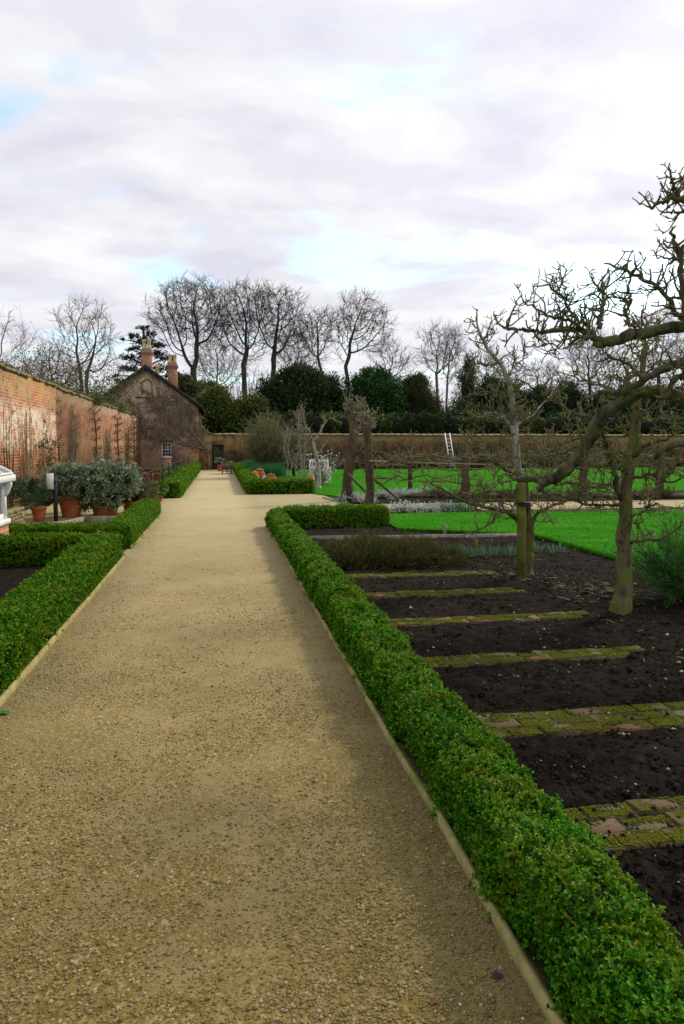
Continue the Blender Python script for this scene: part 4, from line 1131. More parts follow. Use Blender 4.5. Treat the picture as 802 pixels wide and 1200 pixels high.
# low espaliers between the paths
def low_espalier(label, x, y, Y, seed, w=2.6, r0=.14):
    r = np.random.default_rng(seed); b = at(x, y, Y); b[2] = 0
    L = []
    for z in (.55, .95, 1.25):
        for s in (-1, 1):
            pts = [b + (0, 0, z - .05)] + [b + np.array((s * w * t, r.normal(0, .03), z + .1 * t + r.normal(0, .10))) for t in (.2, .45, .7, 1)]
            L.append((pts, .032, .012, 1.))
    L.append(([b + (0, 0, 1.2), b + (.1, 0, 1.6), b + (.05, 0, 1.95)], .06, .02, 1.4))
    return fruit_tree(label, b, ([b - (0, 0, .05), b + (.02, 0, .5), b + (0, 0, 1.28)], r0, r0 * .75), L, seed, gap=.11, Lr=(.1, .42), rr=.013, mat_l='bark_pear', mat_t='bark_dark', mat_s='spur', group='low espaliered fruit trees beyond the cross path', depth=1, cat='espalier', name='espalier_tree', sides=9)
low_espalier('low espaliered fruit tree with a short dark trunk, below the ladder', 545, 580, 19.6, 110)
low_espalier('low espaliered fruit tree framed under the arching mossy limb', 683, 574, 19.8, 111)
low_espalier('low espaliered fruit tree half hidden behind the pear trunk', 772, 576, 19.8, 112)
low_espalier('thin low espaliered fruit tree rising behind the slanting brace', 480, 578, 22.2, 113, 2.2, .08)

# young pale stems in the chive bed
def young(label, pts, Y, seed, r0=.034, r1=.010, mul=1., mats=('bark_pale', 'spurpale'), Lr=(.15, .55)):
    P = px_path(pts, Y); b = P[0].copy(); b[2] = 0
    r = np.random.default_rng(seed); root = thing('young_fruit_tree', label, 'fruit tree', b, 'slender pale fruit trees behind the forcing pots')
    S, R = limb(r, [b] + P, r0, r1, 14, .02); t = Tubes(); t.add(S, R, 7); t.build('trunk', M[mats[0]], root)
    sp = Tubes(); spurred(r, sp, S, R, .05 / mul, Lr, .010, 1, 1.0, .6, .25); sp.build('crown', M[mats[1]], root)
young('slender pale-stemmed fruit tree, first in the row beside the bushy one', '336,560 337,540 333,520 338,502', 32, 120)
young('slender pale-stemmed fruit tree second from the bushy one', '341,562 342,545 338,525 340,508', 31, 121)
young('slender pale-stemmed fruit tree in the middle of the pale row', '347,562 347,540 351,515 350,490', 30, 122)
young('tallest slender pale-stemmed fruit tree, its tip spiking above the wall', '352,562 353,535 349,500 355,474', 29, 123, .045)
young('slender pale-stemmed fruit tree beside the tallest one, toward the white chair', '358,562 357,535 359,505 356,482', 28, 124, .05)
P = px_path('373,572 374,556 371,535 367,518', 25.5)
fruit_tree('leaning pale fruit tree with a forked head beside the white garden chair', P[0], (P, .085, .05),
    [(px_path('367,518 374,508 381,495 379,485', 25.5), .045, .015, 1.3), (px_path('367,518 363,505 358,500', 25.5), .03, .012, 1.2), (px_path('380,495 388,490 394,494', 25.5), .02, .012, 1.2), (px_path('371,535 380,522 386,512', 25.5), .025, .012, 1.2)],
    125, gap=.14, Lr=(.15, .45), rr=.014, mat_l='bark_pale', mat_t='bark_pale', mat_s='spurpale', group='slender pale fruit trees behind the forcing pots', depth=1, sides=8)

# ------------------------------------------------------------------ woodland trees by space colonisation
def colonize(r, trunk, att, step, di, dk, maxit=90, jit=.12, upb=.08):
    cap = 9000
    N = np.zeros((cap, 3)); par = np.full(cap, -1); n = len(trunk)
    N[:n] = trunk; par[1:n] = np.arange(n - 1)
    D = np.linalg.norm(att[:, None] - N[None, :n], axis=2); nd = D.min(1); ni = D.argmin(1)
    alive = np.ones(len(att), bool); kids = np.zeros(cap, int)
    for it in range(maxit):
        act = alive & (nd < di)
        if not act.any(): break
        dirs = np.zeros((n, 3)); np.add.at(dirs, ni[act], unit(att[act] - N[ni[act]]))
        src = np.unique(ni[act]); src = src[kids[src] < 3]
        if len(src) == 0 or n + len(src) >= cap: break
        new = N[src] + unit(unit(dirs[src]) + r.normal(0, jit, (len(src), 3)) + (0, 0, upb)) * step
        m = len(src); N[n:n + m] = new; par[n:n + m] = src; kids[src] += 1
        d = np.linalg.norm(att[:, None] - new[None], axis=2); k = d.argmin(1); dm = d[np.arange(len(att)), k]
        better = dm < nd; nd[better] = dm[better]; ni[better] = n + k[better]
        n += m
        alive &= nd > dk
    return N[:n], par[:n]

def tree_chains(N, par, tip, power=2.7):
    n = len(N); W = np.zeros(n); ch = [[] for _ in range(n)]
    for i in range(n - 1, 0, -1):
        if not ch[i]: W[i] = tip ** power
        W[par[i]] += W[i]; ch[par[i]].append(i)
    R = W ** (1 / power); out = []; st = [(-1, 0)]
    while st:
        p, i = st.pop(); c = [i] if p < 0 else [p, i]
        while ch[i]:
            b = max(ch[i], key=lambda q: W[q])
            st += [(i, q) for q in ch[i] if q != b]
            i = b; c.append(i)
        out.append(c)
    return R, out

def bare_tree(name, label, base, trunk, crown, n_att, seed, tip=.02, step=.5, twigs=3, twig_len=1.1, mats=('bark_far', 'twig_far'), droop=.0, di=6., dk=1.0, rt=None, group='bare trees beyond the garden walls', cat='bare tree', twr=.013, shell=.42, jit=.24):
    """trunk: list of world points; crown: list of (centre, radii) ellipsoids filled with attractors"""
    r = np.random.default_rng(seed); root = thing(name, label, cat, base, group)
    A = []
    vol = np.array([q[0] * q[1] * q[2] for c, q in crown]); vol = vol / vol.sum()
    for (c, q), v in zip(crown, vol):
        k = int(n_att * v) + 1
        dd = rand_dirs(r, k); ww = 1 + .45 * pnoise(dd * 1.7 + seed, 1.) + .3 * pnoise(dd * 4 + seed, 1.)
        A.append(np.array(c) + dd * np.array(q) * (r.random((k, 1)) ** shell) * ww[:, None])
    A = np.concatenate(A)
    T = spline(trunk, max(4, int(sum(np.linalg.norm(np.subtract(a, b)) for a, b in zip(trunk, trunk[1:])) / step)))
    N, par = colonize(r, T, A, step, di, dk, jit=jit)
    R, chains = tree_chains(N, par, tip)
    if rt: R = R * np.where(R > tip * 2, 1, 1); sc = rt / R[0]; R = np.maximum(tip * .8, R * (1 + (sc - 1) * np.clip((R - tip) / (R[0] - tip), 0, 1)))
    tt, tc = Tubes(), Tubes()
    for c in chains:
        P = N[c].copy(); rr = R[c].copy(); rr[0] = min(rr[0], rr[1] * 1.15) if len(c) > 1 else rr[0]
        if len(P) > 4: P[1:-1] = P[1:-1] * .5 + .25 * (P[:-2] + P[2:])
        # cut long chains into few standard lengths so the tubes batch well
        big = rr > tip * 2.2
        k = int(big.sum())
        if k >= 2: tt.add(P[:k + 1], rr[:k + 1], 7)
        s = max(0, k - 1)
        if len(P) - s >= 2: tc.add(P[s:], rr[s:], 4)
    thin = np.where(R < tip * 2.0)[0]
    for i in thin:
        p = par[i]
        if p < 0: continue
        d0 = unit(N[i] - N[p])
        for _ in range(twigs):
            d = unit(d0 + r.normal(0, .55, 3) + (0, 0, .15 - droop)); l = twig_len * r.uniform(.4, 1.1)
            m = N[i] + d * l * .5; d2 = unit(d + r.normal(0, .3, 3) - (0, 0, droop))
            tc.add([N[i], m, m + d2 * l * .5], [twr, twr * .85, twr * .5], 3)
            if r.random() < .6:
                d3 = unit(d + r.normal(0, .6, 3)); tc.add([m, m + d3 * l * .22, m + d3 * l * .45], [twr * .8, twr * .65, twr * .4], 3)
    tt.build('trunk', M[mats[0]], root); tc.build('crown', M[mats[1]], root)
    return root

def far(x, y, Y): return at(x, y, Y)
def ell(x, y, Y, wx, wy, dep=.8):
    """ellipsoid at picture point x,y, half sizes in picture points at that distance"""
    s = Y / FPX
    return (at(x, y, Y), (wx * s, wx * s * dep, wy * s))
def gnd(x, Y):
    p = at(x, 530, Y); p[2] = 0; return p

def woodland(label, x, Y, trunk_px, crown_px, n, seed, **kw):
    trunk_px = trunk_px if len(trunk_px) < 3 else trunk_px[:2] + [tuple(.6 * np.array(trunk_px[1]) + .4 * np.array(trunk_px[2]))]
    g = gnd(x, Y); t = [g] + [far(a, b, Y) for a, b in trunk_px]
    s = Y / 75
    n = int(n * 2.5); kw.setdefault('tip', .019 * s); kw.setdefault('step', .5 * s); kw.setdefault('dk', .55 * s); kw.setdefault('di', 9 * s); kw.setdefault('twig_len', 1.3 * s); kw.setdefault('twr', .0145 * s); kw.setdefault('twigs', 5)
    return bare_tree('bare_tree', label, g, t, [ell(a, b, Y, c, d) for a, b, c, d in crown_px], n, seed, **kw)

woodland('broad dark bare oak with wide spreading crown, rising behind the cottage chimneys', 228, 75, [(229, 470), (227, 440), (226, 418)], [(224, 370, 46, 38), (200, 375, 22, 26), (252, 378, 20, 24), (225, 345, 34, 14)], 520, 201, rt=0.310)
woodland('tall bare oak between the cottage and the dark yew, with a forking trunk', 288, 74, [(287, 470), (286, 435), (284, 415)], [(284, 372, 34, 34), (272, 350, 22, 14), (300, 400, 18, 20), (265, 385, 14, 24)], 420, 202, rt=0.260)
woodland('bare oak directly behind the dark yew, its high crown leaning toward the forked tree', 321, 76, [(319, 465), (321, 430), (319, 405)], [(325, 372, 32, 34), (342, 360, 18, 18), (338, 395, 24, 16), (312, 352, 20, 16)], 420, 203, rt=0.260)
woodland('smaller thin bare tree between two oaks and the forked tree', 372, 80, [(378, 450), (374, 425), (370, 405)], [(368, 390, 24, 26), (378, 378, 16, 14)], 260, 204, rt=0.150)
woodland('pale forked bare tree with upswept fine twigs above the rounded evergreen', 408, 78, [(408, 455), (406, 435), (404, 420)], [(414, 380, 26, 32), (436, 382, 24, 28), (402, 395, 16, 24), (422, 358, 22, 12)], 420, 205, rt=0.210)
woodland('thin faint bare tree in the gap beyond the rounded evergreen', 455, 95, [(455, 470), (456, 440)], [(455, 418, 16, 22), (470, 430, 16, 18)], 190, 206, rt=0.125, mats=('bark_far', 'twig_grey'))
woodland('tall narrow bare tree with several upright stems, beside the olive conifer', 512, 72, [(513, 480), (512, 445), (510, 425)], [(506, 412, 18, 26), (522, 410, 20, 26), (512, 395, 14, 12)], 300, 207, rt=0.150, mats=('twig_grey', 'twig_grey'))
woodland('upright bare stem close beside the narrow many-stemmed tree, in front of the dark gap', 524, 70, [(523, 490), (524, 460), (526, 430)], [(527, 420, 13, 30), (534, 405, 12, 20)], 170, 208, rt=0.120, mats=('twig_grey', 'twig_grey'))
woodland('fine-twigged bare tree against the sky above the long brick wall', 100, 62, [(96, 455), (93, 432), (92, 416)], [(88, 392, 22, 30), (108, 390, 26, 32), (97, 370, 28, 20), (72, 400, 16, 22), (122, 405, 16, 20)], 420, 209, rt=0.160, mats=('bark_far', 'twig_grey'), dk=.8)
woodland('second stem of fine-twigged bare trees above the long brick wall, by the cottage roof', 110, 60, [(102, 460), (102, 440), (106, 420)], [(112, 400, 20, 30), (124, 415, 16, 22)], 260, 210, rt=0.140, mats=('bark_far', 'twig_grey'), dk=.8)
woodland('drooping russet-twigged tree leaning over the long brick wall at the picture edge', -6, 34, [(-6, 470), (-4, 430), (-2, 405)], [(-2, 392, 30, 40), (22, 400, 26, 34), (12, 375, 22, 24), (38, 425, 24, 18), (26, 385, 18, 26)], 900, 211, rt=0.110, mats=('bark_far', 'twig_red'), droop=.35, dk=.9, twigs=4)
woodland('small russet bare tree just above the wall coping, below the fine-twigged tree', 62, 40, [(62, 470), (62, 452)], [(62, 430, 26, 22), (40, 436, 18, 16), (84, 440, 18, 16)], 240, 212, rt=0.080, mats=('bark_far', 'twig_red'), droop=.2)
woodland('hazy bare tree low on the skyline between the staked tree and the long limb', 632, 88, [(632, 470), (630, 452)], [(625, 438, 22, 12), (648, 440, 20, 12), (600, 446, 18, 12)], 260, 213, rt=0.150)
woodland('bare tree behind the arching limb, seen through the spurs', 690, 70, [(692, 470), (690, 440)], [(690, 420, 30, 34), (715, 425, 22, 28)], 320, 214, rt=0.160, mats=('bark_far', 'twig_grey'))
woodland('tall bare tree beyond the pear tree, partly out of the picture', 775, 66, [(772, 470), (772, 435)], [(772, 410, 34, 40), (800, 415, 26, 36)], 360, 215, rt=0.180, mats=('bark_far', 'twig_grey'))
woodland('slim bare tree behind the second cottage chimney, with low spreading twigs', 258, 84, [(256, 475), (254, 450)], [(250, 425, 26, 26), (272, 430, 18, 24)], 260, 216, rt=0.110, mats=('bark_far', 'twig_grey'))
woodland('slim bare tree filling the gap between two tall oaks', 345, 88, [(345, 470), (346, 440)], [(342, 415, 26, 26), (362, 420, 18, 24)], 240, 217, rt=0.110, mats=('bark_far', 'twig_grey'))
woodland('spindly bare tree at the end of the evergreen line, behind the grey conifer', 570, 74, [(570, 480), (568, 455)], [(566, 440, 20, 22), (580, 435, 16, 22)], 220, 218, rt=0.110, mats=('bark_far', 'twig_grey'))

# ------------------------------------------------------------------ evergreens and undergrowth behind the far wall
def evergreen(name, label, x, Y, lobes_px, n, size, mat, seed, trunk=True, aspect=.5, cat='evergreen tree', group='evergreen trees behind the far wall', core='core', corek=.8, **kw):
    r = np.random.default_rng(seed); b = gnd(x, Y); root = thing(name, label, cat, b, group)
    lobes = [ell(a, c, Y, w, h, .9) for a, c, w, h in lobes_px]; n, size = int(n * 2.2), size * .58
    kw.setdefault('clumps', n // 55)
    V, Q = leaf_mass(r, lobes, n, size, aspect, **kw); mesh_obj('crown', V, Q, None, M[mat], root)
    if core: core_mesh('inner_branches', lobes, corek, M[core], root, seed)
    t = Tubes(); c = lobes[0][0]; t.add(spline([b, b * .5 + c * .5 * (1, 1, 1), c], 6), np.linspace(.35, .15, 6), 8); t.build('trunk', M['bark_far'], root)
    return root
evergreen('yew_tree', 'very large dark spreading yew behind the far wall', 352, 62, [(352, 474, 40, 38), (324, 474, 26, 28), (378, 468, 28, 28), (352, 445, 26, 18), (336, 455, 18, 18), (400, 488, 20, 26), (308, 490, 22, 24), (338, 497, 40, 24)], 17000, .62, 'yew', 301, aspect=.3, up=.35, lump=.25, clump=.13)
evergreen('evergreen_oak', 'dense rounded bright-dark evergreen tree rising beside the yew', 438, 60, [(440, 466, 34, 32), (436, 448, 22, 16), (456, 484, 22, 24), (418, 484, 20, 26), (440, 498, 36, 20)], 16000, .34, 'yewround', 302, aspect=.55, up=.3, lump=.12, clump=.11)
evergreen('cypress_tree', 'dull olive conifer with a loose rounded top, between round evergreen and thin stems', 490, 61, [(489, 472, 23, 30), (488, 452, 14, 14), (500, 490, 20, 24), (478, 492, 16, 22)], 8500, .45, 'olive', 303, aspect=.25, up=.6, lump=.25)
evergreen('conifer_tree', 'tall narrow grey-green conifer beyond the ladder', 549, 66, [(549, 455, 13, 34), (549, 430, 7, 16), (546, 485, 20, 26), (560, 480, 14, 26)], 5200, .5, 'greyfir', 304, aspect=.2, up=.2, lump=.3, core='core', corek=.62)
evergreen('yew_tree', 'dark evergreen behind the pale leader of the staked tree', 590, 63, [(588, 475, 26, 28), (575, 465, 16, 24), (610, 482, 22, 24)], 7000, .5, 'yew', 305, aspect=.35, lump=.25)
evergreen('yew_tree', 'dark evergreen right behind the ladder, low and wide', 540, 60, [(540, 495, 26, 18), (515, 500, 18, 12), (565, 496, 20, 18)], 5200, .45, 'yew', 306, aspect=.35, lump=.25)
evergreen('yew_tree', 'dark evergreen on the skyline above the arching limb', 645, 62, [(640, 475, 26, 22), (665, 472, 22, 24), (655, 492, 34, 20)], 7000, .5, 'yew', 307, aspect=.35, lump=.3)
evergreen('yew_tree', 'dark evergreen seen behind the pear tree crown', 725, 61, [(715, 478, 30, 26), (745, 474, 26, 24), (725, 494, 40, 20)], 7000, .5, 'yew', 308, aspect=.35, lump=.3)
evergreen('yew_tree', 'dark evergreen at the picture edge beyond the low thick limbs', 795, 60, [(785, 480, 26, 26), (812, 476, 30, 28), (795, 494, 40, 20)], 6000, .5, 'yew', 309, aspect=.35, lump=.3)
evergreen('laurel_tree', 'mid green leafy laurel against the cottage side wall', 258, 57, [(252, 478, 20, 22), (240, 490, 16, 24), (262, 492, 18, 20), (256, 464, 10, 10)], 9000, .36, 'laurel', 310, lump=.2)
evergreen('laurel_tree', 'yellowish green laurel between the leafy laurel and the dark yew', 285, 58, [(284, 488, 20, 20), (300, 484, 14, 20), (272, 496, 16, 16)], 7000, .36, 'laurel', 311, lump=.25)
evergreen('ivy_tree', 'yellow-green ivy covered bush behind the second cottage chimney', 213, 60, [(216, 455, 10, 16), (224, 465, 10, 18), (208, 450, 7, 12)], 3600, .3, 'ivy', 312, lump=.25)
evergreen('laurel_tree', 'shrubby laurel filling the gap behind the cottage and the broad oak', 243, 66, [(240, 462, 16, 14), (228, 470, 14, 18)], 4200, .4, 'laurel', 313, lump=.25)
# cedar with flat plates
def cedar():
    Y = 66; r = np.random.default_rng(320); b = gnd(172, Y); root = thing('cedar_tree', 'dark flat-layered cedar standing behind the tall cottage chimney', 'evergreen tree', b, 'evergreen trees behind the far wall')
    t = Tubes(); S = spline([b, far(173, 450, Y), far(170, 410, Y), far(168, 384, Y)], 12); t.add(S, np.linspace(.4, .08, 12), 8)
    lob = []
    for px, py, w, h in ((166, 384, 9, 4), (176, 391, 12, 4), (158, 394, 10, 4), (170, 400, 17, 5), (185, 404, 14, 4), (155, 408, 12, 4), (178, 414, 20, 5), (152, 419, 14, 4), (194, 420, 15, 5), (165, 425, 16, 5), (150, 432, 14, 4), (190, 432, 18, 6), (140, 446, 12, 4), (204, 440, 14, 6), (196, 450, 20, 8), (146, 398, 5, 2), (136, 440, 6, 3)):
        lob.append(ell(px, py, Y, w * .85, h * .6, 1.)); c = lob[-1][0]; i = r.integers(3, 11); q = S[np.argmin(np.abs(S[:, 2] - c[2] + .6))]
        t.add([q, q * .5 + c * .5 + (0, 0, .1), c], [.1, .07, .03], 5)
    t.build('trunk', M['bark_far'], root)
    V, Q = leaf_mass(r, lob, 3600, .42, .22, clump=.16, clumps=420, up=.1, shell=(.3, 1.0), lump=.3); mesh_obj('crown', V, Q, None, M['cedar'], root)
cedar()
# twiggy undergrowth
def thicket(label, x0, x1, Y, top, n, mat, seed, group='thickets behind the garden walls', leaf=None, X=None):
    r = np.random.default_rng(seed); root = thing('thicket', label, 'thicket', gnd((x0 + x1) / 2, Y), group); tb = Tubes(); s = Y / FPX; tips = []
    for _ in range(n):
        px = r.uniform(x0, x1); f = np.interp(px, *top) if isinstance(top, tuple) else top
        b = gnd(px, Y + r.normal(0, 1.2)); h = (at(px, f, Y)[2]) * r.uniform(.55, 1.05)
        lean = r.normal(0, .22, 2) * h
        P = spline([b, b + (lean[0] * .3, lean[1] * .3, h * .5), b + (lean[0], lean[1], h)], 6); tb.add(P, np.linspace(.03, .012, 6) * s * 14, 4)
        for _ in range(7):
            i = r.integers(2, 6); d = unit(r.normal(0, .7, 3) + (0, 0, .7)); l = h * r.uniform(.1, .28)
            q = P[i] + d * l; tb.add([P[i], P[i] + d * l * .5 + r.normal(0, .03, 3), q], [.014 * s * 14, .011 * s * 14, .007 * s * 14], 3); tips.append(q); tips.append(P[i] + d * l * .5)
    tb.build('stems', M[mat], root)
    if leaf:
        T = np.array(tips); k = leaf[1]; i = r.integers(0, len(T), k)
        P = T[i] + r.normal(0, leaf[2] * 1.5, (k, 3))
        V, Q = leaf_mesh(P, rand_dirs(r, k), rand_dirs(r, k), leaf[2] * r.uniform(.6, 1.2, k), leaf[2] * .5, .2, False); mesh_obj('foliage', V, Q, None, M[leaf[0]], root)
thicket('brown-green ivy-hung thicket spilling along the top of the long brick wall', 60, 132, 44, ([60, 90, 110, 132], [438, 428, 440, 452]), 210, 'twig_olive', 330, leaf=('ivy', 5200, .17))
thicket('reddish twiggy thicket behind the long wall at the picture edge', -20, 60, 30, ([-20, 20, 60], [395, 412, 436]), 130, 'twig_red', 331, leaf=('ivy', 700, .09))
thicket('grey twiggy thicket between cottage laurels and the yew', 268, 318, 66, ([268, 290, 318], [445, 440, 450]), 130, 'twig_far', 332)
thicket('grey twiggy thicket under the narrow bare stems', 462, 545, 67, ([462, 500, 545], [468, 462, 470]), 150, 'twig_far', 333)
thicket('brown twiggy thicket on the skyline behind the staked tree and the limb', 560, 700, 72, ([560, 620, 700], [455, 448, 450]), 210, 'twig_far', 334)
thicket('brown twiggy thicket on the skyline behind the pear tree', 690, 860, 72, ([690, 760, 860], [448, 440, 440]), 230, 'twig_far', 335)
thicket('brown-green thicket beside the cottage roof', 118, 150, 52, ([118, 150], [450, 458]), 60, 'twig_olive', 336, leaf=('ivy', 1500, .2))
# bushy tree in the chive bed and shrubs along the far wall
def twig_shrub(label, px, py, w, top, Y, n, mat, seed, group, cat='shrub'):
    r = np.random.default_rng(seed); b = at(px, py, Y); b[2] = 0; root = thing('twiggy_shrub', label, cat, b, group); tb = Tubes(); s = Y / FPX
    H = at(px, top, Y)[2]; W = w * s
    for _ in range(n):
        a = r.uniform(0, 6.28); q = math.sqrt(r.random()); e = np.array((math.cos(a) * q * W, math.sin(a) * q * W * .8, H * (1 - .35 * q * q) * r.uniform(.55, 1.05)))
        P = spline([b, b + e * (.25, .25, .45) + r.normal(0, .05, 3), b + e], 6); tb.add(P, np.linspace(.016, .006, 6) * s * 28, 4)
        for _ in range(9):
            i = r.integers(2, 6); d = unit(r.normal(0, .8, 3) + (0, 0, .5)); l = H * r.uniform(.06, .18)
            tb.add([P[i], P[i] + d * l * .5, P[i] + d * l], [.0075 * s * 28, .006 * s * 28, .004 * s * 28], 3)
    tb.build('stems', M[mat], root)
twig_shrub('large rounded olive-twigged bush in the chive bed, in front of the far wall', 315, 555, 34, 486, 36, 460, 'spur', 340, 'twiggy bushes in front of the far wall')
twig_shrub('pale twiggy bush just behind the slender pale stems', 345, 556, 24, 497, 36, 220, 'twig_olive', 341, 'twiggy bushes in front of the far wall')
labs = ['wall shrub just beyond the rail trunk', 'wall shrub between the rail trunk and the ladder', 'wall shrub a little short of the ladder', 'wall shrub at the foot of the ladder', 'wall shrub just past the ladder', 'wall shrub behind the pale leader', 'wall shrub behind the arching limb', 'wall shrub behind the pear trunk', 'wall shrub beyond the pear tree', 'wall shrub behind the leaning old trunk']
for i, px in enumerate((448, 470, 495, 519, 545, 590, 640, 700, 765, 400)):
    twig_shrub('low brown twiggy ' + labs[i], px, 550, 20 + 6 * (i > 4), 529, 46.2, 62, 'vinegrey' if i % 2 else 'twig_red', 345 + i, 'twiggy shrubs along the foot of the far wall')

# clipped tall hedge filling the gaps low behind the far wall
for i, (x0, x1, lab) in enumerate(((300, 380, 'dark shrubby hedge topping the far wall behind the slender pale stems'), (380, 458, 'dark shrubby hedge topping the far wall behind the old pollarded trunks'), (455, 540, 'dark shrubby hedge topping the far wall beside the ladder'), (540, 640, 'dark shrubby hedge topping the far wall behind the staked tree'), (640, 740, 'dark shrubby hedge topping the far wall behind the arching limb'), (740, 860, 'dark shrubby hedge topping the far wall behind the pear tree'))):
    lobes = [(x0 + (x1 - x0) * t, 500, (x1 - x0) * .17, 15) for t in (.1, .3, .5, .7, .9)]
    evergreen('shrubby_hedge', lab, (x0 + x1) / 2, 54, lobes, 4200, .3, 'laurel' if i % 2 else 'yew', 370 + i, cat='hedge', group='shrubby hedges right behind the far wall', lump=.3)
# ------------------------------------------------------------------ garden walls
def tufts_on(r, P, N, size, name, mat, parent):
    n = len(P)
    V, Q = leaf_mesh(P, unit(rand_dirs(r, n) + np.array(N) * 1.2), rand_dirs(r, n), size * r.uniform(.5, 1.2, n), size * .35, .2, False)
    return mesh_obj(name, V, Q, None, mat, parent)
WX = -4.95
def long_wall():
    r = np.random.default_rng(400)
    root = thing('garden_wall', 'long weathered red brick garden wall with limewashed patch and mossy coping, running to the cottage', 'brick wall', (WX - .2, 28, 0))
    mb = MB(); mb.box(WX - .45, WX, 23.15, 47.32, -.1, 3.36); mb.build('wall', M['wall'], root)
    mb = MB(); mb.box(WX - .45, WX + .09, 5, 23.15, -.1, 3.38); mb.build('wall', M['wall'], root)
    def cope(y0, y1, x1):
        n = int((y1 - y0) / .45); mb = MB()
        for i in range(n):
            a = y0 + (y1 - y0) * i / n; b = y0 + (y1 - y0) * (i + 1) / n - .012; d = r.normal(0, .012, 2)
            mb.prism([(WX - .52, 3.37 + d[0]), (x1 + .05 + d[1], 3.37 + d[0]), (x1 + .05 + d[1], 3.43 + d[0]), (WX - .2, 3.56 + d[0]), (WX - .52, 3.45 + d[0])], 'y', a, b)
        mb.build('coping', M['coping'], root)
    cope(5, 23.14, WX + .09); cope(23.16, 47.3, WX)
    n = 9000; y = r.uniform(8, 47, n); k = r.random(n) < np.clip(.4 + 1.4 * pnoise(np.stack([y, y * 0], 1), .8, 3), .05, 1); y = y[k]; n = len(y)
    x = WX + .08 - r.random(n) ** 1.5 * .4; P = np.stack([x, y, 3.45 + r.random(n) * .1 * (x < WX)], 1)
    tufts_on(r, P, (0.2, 0, .8), .10, 'moss', M['copemoss'], root)
    # small ivy sprays hanging over the edge
    for yy, m in ((30.5, 260), (38, 160), (43, 120), (12.5, 90)):
        P = np.stack([WX + .1 + r.normal(0, .05, m), yy + r.normal(0, .35, m), 3.45 + r.normal(0, .13, m)], 1)
        tufts_on(r, P, (.8, 0, .2), .16, 'ivy', M['laurel'], root)
long_wall()

def far_wall():
    r = np.random.default_rng(401)
    root = thing('garden_wall', 'ochre and red brick wall closing the far end of the garden, with a dark door', 'brick wall', (10, 47.6, 0))
    dx0, dx1, dz = -.47, .31, 1.62
    mb = MB()
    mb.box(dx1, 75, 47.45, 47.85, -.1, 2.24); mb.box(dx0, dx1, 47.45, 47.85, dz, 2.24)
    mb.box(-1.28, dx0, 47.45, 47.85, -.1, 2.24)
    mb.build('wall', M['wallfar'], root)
    mb = MB()   # the wall sweeps up to meet the cottage
    mb.prism([(-1.27, 2.242), (-.30, 2.242), (-.62, 2.36), (-.9, 2.56), (-1.1, 2.84), (-1.27, 3.3)], 'y', 47.452, 47.84); mb.build('wall', M['wallfar'], root)
    mb = MB(); n = 170; x0, x1 = -.28, 75
    for i in range(n):
        a = x0 + (x1 - x0) * i / n; b = x0 + (x1 - x0) * (i + 1) / n - .012; d = r.normal(0, .010)
        mb.prism([(47.38, 2.243 + d), (47.92, 2.243 + d), (47.92, 2.30 + d), (47.65, 2.37 + d), (47.38, 2.30 + d)], 'x', a, b)
    mb.build('coping', M['coping'], root)
    mb = MB()
    pts = [(-.28, 2.26), (-.62, 2.375), (-.9, 2.575), (-1.1, 2.855), (-1.24, 3.25)]
    for a, b in zip(pts, pts[1:]): mb.bar((a[0], 47.64, a[1] + .03), (b[0], 47.64, b[1] + .03), .5, .07)
    mb.build('coping', M['coping'], root)
    dm = MB()
    for i in range(6):
        a = dx0 + .06 + (dx1 - dx0 - .12) * i / 6; dm.box(a, a + (dx1 - dx0 - .12) / 6 - .006, 47.58, 47.62, .04, dz - .06)
    d = dm.build('door', M['doorgreen'], root)
    fm = MB(); fm.box(dx0, dx0 + .06, 47.55, 47.65, 0, dz); fm.box(dx1 - .06, dx1, 47.55, 47.65, 0, dz); fm.box(dx0 + .06, dx1 - .06, 47.55, 47.65, dz - .06, dz); fm.build('frame', M['doorgreen'], d)
    hm = MB(); hm.box(dx1 - .16, dx1 - .12, 47.54, 47.58, .75, .9); hm.build('handle', M['black'], d)
    mb = MB(); mb.box(dx0 - .05, dx1 + .05, 47.36, 47.46, 0, .03); mb.build('threshold', M['coping'], root)
far_wall()

